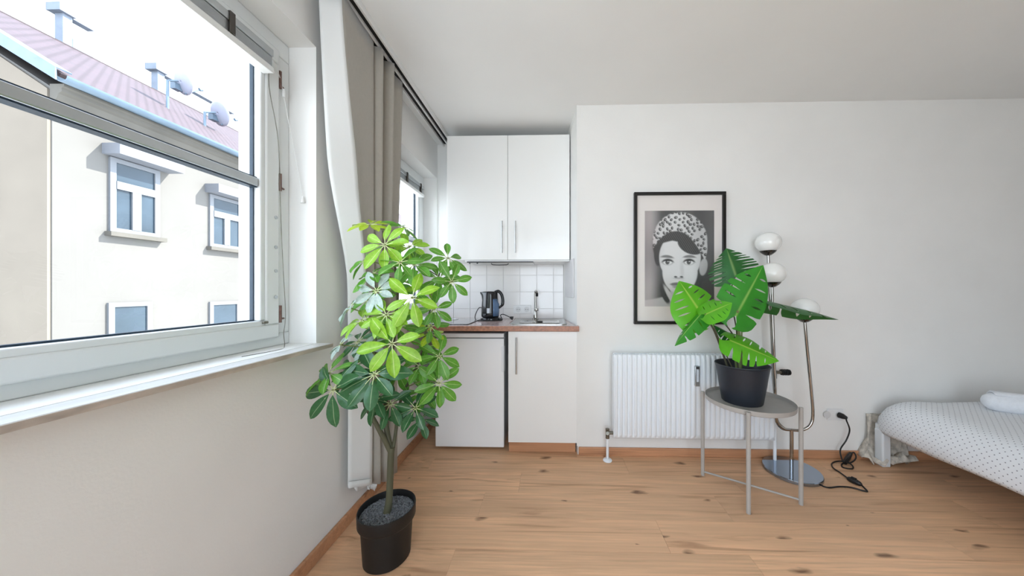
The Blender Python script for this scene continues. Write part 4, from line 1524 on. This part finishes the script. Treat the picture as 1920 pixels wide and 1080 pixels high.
def bed_box(mbx, u0, u1, v0, v1, z0, z1):
    b_ = len(mbx.v)
    mbx.v += [bedp(u0, v0, z0), bedp(u1, v0, z0), bedp(u1, v1, z0), bedp(u0, v1, z0), bedp(u0, v0, z1), bedp(u1, v0, z1), bedp(u1, v1, z1), bedp(u0, v1, z1)]
    for qd in ((0, 3, 2, 1), (4, 5, 6, 7), (0, 1, 5, 4), (1, 2, 6, 5), (2, 3, 7, 6), (3, 0, 4, 7)):
        mbx.f.append(tuple(b_ + i for i in qd))
    return mbx


BW, BLn = 1.4, 2.0
for (u0, v0) in ((-.027, -.0), (BW - .03, 0), (-.027, BLn - .05), (BW - .03, BLn - .05)):
    bed_box(MB(), u0, u0 + .055, v0, v0 + .055, 0.0, .24).build('leg', M['bedwhite'], bedo, bevel=0.008)
fr2 = MB()
bed_box(fr2, -.02, BW + .02, 0.0, .03, .215, .27)
bed_box(fr2, -.02, BW + .02, BLn - .03, BLn, .215, .27)
bed_box(fr2, -.02, .01, .03, BLn - .03, .215, .27)
bed_box(fr2, BW - .01, BW + .02, .03, BLn - .03, .215, .27)
fr2.build('frame', M['bedwhite'], bedo, bevel=0.004)
bed_box(MB(), 0.015, BW - .015, .035, BLn - .035, .23, .37).build('mattress', M['towel'], bedo, bevel=0.03, seg=3)

# dotted duvet
dm = bpy.data.materials.new('dotted_cotton')
dm.use_nodes = True
n = dm.node_tree.nodes
l = dm.node_tree.links
pb = n['Principled BSDF']
pb.inputs['Roughness'].default_value = 0.9
pb.inputs['Specular IOR Level'].default_value = 0.15
uvn = n.new('ShaderNodeUVMap')


def mth(op, a, b_=None):
    x = n.new('ShaderNodeMath')
    x.operation = op
    for k, v in enumerate((a, b_)):
        if v is None:
            continue
        if isinstance(v, (int, float)):
            x.inputs[k].default_value = v
        else:
            l.new(v, x.inputs[k])
    return x.outputs[0]


spx_ = n.new('ShaderNodeSeparateXYZ')
l.new(uvn.outputs[0], spx_.inputs[0])
cell = 0.026
uu = mth('DIVIDE', spx_.outputs[0], cell)
vv = mth('DIVIDE', spx_.outputs[1], cell * .62)
rowi = mth('FLOOR', vv)
off = mth('MULTIPLY', mth('FLOORED_MODULO', rowi, 2), .5)
du = mth('SUBTRACT', mth('FRACT', mth('ADD', uu, off)), .5)
dv_ = mth('MULTIPLY', mth('SUBTRACT', mth('FRACT', vv), .5), .62)
dist = mth('SQRT', mth('ADD', mth('MULTIPLY', du, du), mth('MULTIPLY', dv_, dv_)))
dot = mth('LESS_THAN', dist, .095)
mx = n.new('ShaderNodeMix')
mx.data_type = 'RGBA'
l.new(dot, mx.inputs['Factor'])
mx.inputs[6].default_value = lin((236, 238, 241))
mx.inputs[7].default_value = lin((138, 138, 146))
l.new(mx.outputs[2], pb.inputs['Base Color'])

# cross-section from the hanging hem up over the rounded edge to the top
rnd = random.Random(5)
prof = [(-.045, .222), (-.055, .245), (-.060, .28), (-.055, .33), (-.035, .38), (.0, .415), (.05, .435), (.12, .443), (.3, .445), (.5, .447), (.7, .447), (.95, .445), (1.2, .443), (1.36, .43), (1.43, .36), (1.45, .22)]
rows, uvs = [], []
NV = 44
for i in range(NV + 1):
    v = -.005 + (BLn + .045) * i / NV
    e = min(1, (v + .005) / .14)          # rounded foot end
    dip = (1 - e) ** 2 * .07
    r, uu_ = [], []
    acc = 0
    lastp = None
    for j, (u_, z) in enumerate(prof):
        uu2 = u_ + (.05 * (1 - e) ** 2 if j < 7 else 0) + .006 * math.sin(v * 9 + j * .8) * (1 if j < 6 else .3)
        zz = z - dip * (1 if j > 2 else .1) + .006 * math.sin(v * 7 + u_ * 11) * (1 if j > 5 else .4)
        if j == 0:
            zz = z + .004 * math.sin(v * 15)
        p = bedp(uu2, v, zz)
        if lastp is not None:
            acc += math.hypot(u_ - lastp[0], z - lastp[1])
        lastp = (u_, z)
        r.append(p)
        uu_.append((v, acc))
    rows.append(r)
    uvs.append(uu_)
# close the foot end down to the frame
end_r, end_uv = [], []
for j, p in enumerate(rows[0]):
    end_r.append(Vector((p.x, p.y + .004, min(p.z, .226))))
    end_uv.append((uvs[0][j][0] - (p.z - .215), uvs[0][j][1]))
dvb = MB()
dvb.quad_grid([end_r] + rows, uvs=[end_uv] + uvs)
dvo = dvb.build('duvet', dm, None, smooth=70, solid=0.006)
tag(dvo, 'white duvet with small grey dots spread over the bed', 'duvet')

# rolled towel on the duvet
t0 = at(1846, 745, 1.86)
tw_ = thing('rolled_towel', 'white rolled towel lying on the dotted duvet', 'towel', (t0.x + .1, 1.8, .445))
ta, tb_ = Vector((t0.x + .04, 1.90, .447 + .052)), Vector((t0.x + .42, 1.66, .447 + .052))
dirv = (tb_ - ta)
q = [ta + dirv * t for t in (0, .02, .06, .12, .3, .5, .7, .9, 1)]
rb_ = MB().tube(q, [.018, .034, .047, .053, .056, .055, .056, .053, .05], 22)
rb_.build('roll', M['towel'], tw_, smooth=60)
ed = MB()
pr = dirv.normalized()
sd_ = pr.cross(Vector((0, 0, 1))).normalized()
rows = []
for a_ in [math.radians(v) for v in (200, 170, 140, 110, 80, 55)]:
    rad2 = .059 + .003 * math.cos(a_ * 3)
    o_ = sd_ * math.cos(a_) * rad2 + Vector((0, 0, math.sin(a_) * rad2))
    rows.append([ta + dirv * t + o_ for t in (.08, .3, .5, .7, .92)])
ed.quad_grid(rows)
ed.build('flap', M['towel'], tw_, smooth=60, solid=.006)

# patterned throw bunched behind the bed leg
tm_ = mat('throw_cloth', (204, 196, 184), 0.95, noise=0.3, nscale=38, bump=0.3, bscale=90)
th = MB()
rows = []
rnd = random.Random(9)
tp_top = [bedp(-.09 + .30 * k / 14, -.075, .29) for k in range(15)]
NB = 12
for i in range(NB + 1):
    t = i / NB
    r = []
    for k in range(15):
        s = k / 14
        spread = 1 + .55 * t * (1 if s < .5 else .35)
        u_ = -.005 + (-.025 + .24 * s) * spread - .06 * t * t
        z = .30 * (1 - t) + .012 + (.022 * t * (1 + math.sin(k * 1.9))) * (1 if t > .6 else .4)
        v = -.045 + (.030 * math.sin(k * 1.7 + t * 2.5) * (0.3 + t)) + .02 * t
        r.append(bedp(u_, v, z))
    rows.append(r)
th.quad_grid(rows)
th.quad_grid([[p + Vector((0.004, .02, 0)) for p in rows[-1]], [p + Vector((.01 * math.sin(k), -.045 - .015 * math.sin(k * 2.1), .022 + .014 * math.sin(k * 1.3))) for k, p in enumerate(rows[-1])], [p + Vector((0, -.075 - .02 * math.sin(k * 1.7), -.004)) for k, p in enumerate(rows[-1])]])
tho = th.build('throw_blanket', tm_, None, smooth=70, solid=.006)
tag(tho, 'beige speckled throw bunched on the floor behind the bed leg', 'blanket')

# ================================================================ OUTSIDE: NEIGHBOUR BUILDING
XF = -10.0
rt = bpy.data.materials.new('roof_tiles')
rt.use_nodes = True
n = rt.node_tree.nodes
l = rt.node_tree.links
pb = n['Principled BSDF']
pb.inputs['Roughness'].default_value = 0.8
tcn = n.new('ShaderNodeTexCoord')
mpn = n.new('ShaderNodeMapping')
l.new(tcn.outputs['UV'], mpn.inputs[0])
br = n.new('ShaderNodeTexBrick')
br.inputs['Color1'].default_value = lin((78, 62, 68))
br.inputs['Color2'].default_value = lin((68, 56, 62))
br.inputs['Mortar'].default_value = lin((42, 30, 32))
br.inputs['Scale'].default_value = 1.0
br.inputs['Mortar Size'].default_value = 0.018
br.inputs['Brick Width'].default_value = 0.18
br.inputs['Row Height'].default_value = 0.15
l.new(mpn.outputs[0], br.inputs['Vector'])
l.new(br.outputs[0], pb.inputs['Base Color'])

Yc = atX(90, 400, XF).y
YFAR = 30.0
ZE = atX(120, 150, XF + .35).z           # eave height
slope = 0.62
XRD = -15.0
bd = thing('apartment_building', 'sunlit pale rendered house with a tiled roof outside the window', 'building', (XF, Yc, -6))
zroof = lambda x: ZE + slope * ((XF + .35) - x)
hsh = MB()
hsh.prism([(XF, -6), (XF, ZE - .1), (XRD, zroof(XRD) - .2), (XRD - 8, zroof(XRD) - .2), (XRD - 8, -6)], 'y', Yc + .05, YFAR)
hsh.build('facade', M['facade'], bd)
gw = MB()
gw.prism([(XF - .02, -6), (XF - .02, ZE - .15), (XRD, zroof(XRD) - .15), (XRD - 9, zroof(XRD) + 1.0), (XRD - 9, -6)], 'y', Yc, Yc + .05)
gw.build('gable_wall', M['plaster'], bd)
# roof plane with tiles
Lr = math.hypot(1, slope) * (XF + .35 - XRD)
rf = MB()
rf.quad_grid([[(XF + .35, Yc - .08, ZE), (XF + .35, YFAR, ZE)], [(XRD, Yc - .08, zroof(XRD)), (XRD, YFAR, zroof(XRD))]], uvs=[[(0, 0), (YFAR - Yc, 0)], [(0, Lr), (YFAR - Yc, Lr)]])
rfo = rf.build('roof', rt, bd)
rfo.modifiers.new('t', 'SOLIDIFY').thickness = -.1
rg_ = MB().tube([(XRD, Yc - .1, zroof(XRD) + .02), (XRD, YFAR, zroof(XRD) + .02)], .12, 8)
rg_.build('ridge', rt, bd, smooth=60)
# verge flashing on the gable
vf = MB()
vf.quad_grid([[(XF + .40, Yc - .14, ZE - .08), (XRD, Yc - .14, zroof(XRD) - .08)], [(XF + .40, Yc - .14, ZE + .16), (XRD, Yc - .14, zroof(XRD) + .16)], [(XF + .40, Yc + .06, ZE + .16), (XRD, Yc + .06, zroof(XRD) + .16)]])
vf.build('verge_flashing', M['zinc'], bd, solid=.03)
# gutter, cornice mouldings
gt = []
for k in range(9):
    a_ = PI + PI * k / 8
    gt.append((XF + .46 + .11 * math.cos(a_), ZE + .02 + .11 * math.sin(a_)))
gmesh = MB()
gmesh.quad_grid([[(p[0], Yc - .1, p[1]) for p in gt], [(p[0], YFAR, p[1]) for p in gt]])
gmesh.build('gutter', M['zinc'], bd, smooth=60, solid=.02)
MB().box(XF + .28, XF + .36, Yc - .05, YFAR, ZE - .04, ZE + .10).build('eaves_board', M['zinc'], bd)
cm = [(0, -.62), (.03, -.62), (.03, -.56), (.08, -.52), (.08, -.40), (.14, -.33), (.18, -.24), (.25, -.20), (.25, -.13), (.30, -.10), (.30, -.05), (0, -.05)]
MB().prism([(XF + p[0], ZE + p[1]) for p in cm], 'y', Yc + .02, YFAR).build('cornice', M['cornice'], bd, smooth=30)


def far_window(px0, px1, ytop, ybot, hood=True, transom=True, deep=False):
    p0 = atX(px0, ytop, XF)
    p1 = atX(px1, ytop, XF)
    zt_ = p0.z
    zb_ = atX(px0, ybot, XF).z
    y0, y1 = p0.y, p1.y
    f = MB()
    t = .10
    X0, X1 = XF - .0, XF + .05
    f.box(X0, X1, y0, y1, zb_, zb_ + t)
    f.box(X0, X1, y0, y1, zt_ - t, zt_)
    f.box(X0, X1, y0, y0 + t, zb_ + t, zt_ - t)
    f.box(X0, X1, y1 - t, y1, zb_ + t, zt_ - t)
    zm = zb_ + (zt_ - zb_) * .64
    if transom:
        f.box(X0, X1 + .015, y0 + t, y1 - t, zm - .09, zm + .09)
        ym = (y0 + y1) / 2
        f.box(X0, X1 + .01, ym - .08, ym + .08, zb_ + t, zm - .09)
    wf = f.build('window', M['farframe'], bd)
    panes = [(y0 + t, y1 - t, zm + .09, zt_ - t), (y0 + t, ym - .08, zb_ + t, zm - .09), (ym + .08, y1 - t, zb_ + t, zm - .09)] if transom else [(y0 + t, y1 - t, zb_ + t, zt_ - t)]
    for (a, b, c_, d_) in panes:
        MB().box(XF + .008, XF + .018, a, b, c_, d_).build('pane', M['farglass'], wf)
    MB().box(XF, XF + .16, y0 - .06, y1 + .06, zb_ - .10, zb_).build('sill', M['cornice'], wf)
    if hood:
        MB().box(XF, XF + .42, y0 - .10, y1 + .22, zt_ + .02, zt_ + .26).build('blind_box', M['farblind'], wf)
    return wf


far_window(203, 297, 293, 434)
far_window(391, 452, 363, 462)
far_window(200, 283, 568, 650, hood=False, transom=False)
far_window(391, 448, 566, 640, hood=False, transom=False)
# skylights on the roof


def on_roof(px, py, off=0.05):
    r = ray(px, py)
    # plane z = zroof(x)
    k = (ZE + slope * (XF + .35) - EYE) / (r.z + slope * r.x)
    p = EYEP + r * k
    return p + Vector((slope, 0, 1)).normalized() * off


for (a_, b_) in (((222, 148), (272, 178)), ((325, 218), (385, 262))):
    p, q = on_roof(*a_), on_roof(*b_)
    MB().tube([p, q], .05, 6).build('snow_rail', M['zinc'], bd)


# chimneys rising behind the slope
def chimney(px0, px1, ytop, y_far_px, X):
    p0 = atX(px0, ytop, X)
    p1 = atX(px1, ytop, X)
    ye = atX(y_far_px, 200, X).y
    return p0, p1, ye


for (px0, px1, yt, ybm, pxe, X) in ((112, 130, 24, 82, 172, -15.2), (291, 304, 133, 178, 436, -15.2)):
    r0 = atX(px0, yt, X)
    zt_ = r0.z
    y0, y1 = r0.y, atX(px1, yt, X).y
    zbase = zroof(XRD) - 1.2
    ye = atX(pxe, yt, X).y
    c_ = MB().box(X - .16, X + .1, y0, y1, zbase, zt_)
    ch = c_.build('chimney', M['chimney'], bd)
    MB().box(X - .26, X + .2, y0 - .12, y1 + .02, zt_, zt_ + .24).build('cap', M['chimney'], ch)
    MB().box(X - .14, X + .1, y1 + .02, ye, zt_ - .02, zt_ + .12).build('coping', M['chimney'], ch)
    MB().box(X - .12, X + .08, y1 + .02, ye, zbase + .2, zt_ - .62).build('parapet', M['chimney'], ch)


# satellite dishes
def dish(px, py, r_px, basepx, label):
    X = -11.6
    p = atX(px, py, X)
    dd = thing('satellite_dish', label, 'satellite dish', (p.x, p.y, p.z), 'satellite dishes on the neighbouring roof')
    s = -X / (1030 - px)
    R = r_px * s
    axd = Vector((.2, .93, .3)).normalized()
    e1 = axd.orthogonal().normalized()
    e2 = axd.cross(e1)
    rows = []
    for i in range(7):
        t = i / 6
        rows.append([p + axd * (.18 * R * t * t) + (e1 * math.cos(a_) + e2 * math.sin(a_)) * R * max(t, .01) for a_ in [2 * PI * k / 28 for k in range(28)]])
    b_ = MB()
    b_.quad_grid(rows, True)
    b_.build('reflector', M['dish'], dd, smooth=60, solid=.02)
    ft_ = atX(basepx[0], basepx[1], X)
    MB().tube([(p.x - .15, ft_.y, zroof(p.x - .15) - .05), (p.x - .15, ft_.y, p.z - R * .3), p - axd * .06], .035, 8).build('mast', M['zinc'], dd, smooth=50)
    MB().tube([p + e1 * 0 + Vector((0, 0, -R * .95)) + axd * .1, p + axd * (R * 1.3) + Vector((0, 0, -R * .3))], .02, 6).tube([p + axd * R * 1.25 + Vector((0, 0, -R * .3)), p + axd * R * 1.45 + Vector((0, 0, -R * .25))], .05, 8).build('feed_arm', M['zinc'], dd, smooth=50)
    MB().box(p.x - .25, p.x - .08, p.y - .08, p.y + .12, p.z - .25, p.z - .05).build('mount', M['zinc'], dd)


dish(339, 153, 22, (323, 200), 'left satellite dish on the neighbouring roof, nearest the chimney')
dish(408, 212, 22, (392, 265), 'right satellite dish on the neighbouring roof, by the window edge')
# courtyard ground between the houses
struct(MB().box(-45, -1.31, -30, 60, -6.2, -6.0).build('ground', M['yard']))
# own house below and above the room, so that the room is not floating in the yard
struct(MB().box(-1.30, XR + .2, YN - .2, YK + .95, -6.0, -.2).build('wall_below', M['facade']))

pd = bpy.data.lights.new('portal_d', 'AREA')
pd.shape = 'RECTANGLE'
pd.size, pd.size_y = FX1 - FX0, FZ1 - FZ0
pd.cycles.is_portal = True
po_ = bpy.data.objects.new('portal_d', pd)
C.objects.link(po_)
po_.location = ((FX0 + FX1) / 2, YN - 0.21, (FZ0 + FZ1) / 2)
po_.rotation_euler = (PI / 2, 0, 0)
for nm, W in (('portal_a', W1), ('portal_b', W2), ('portal_c', W3)):
    portal(nm, W['y0'], W['y1'], W['z0'], W['z1'], -1.31)
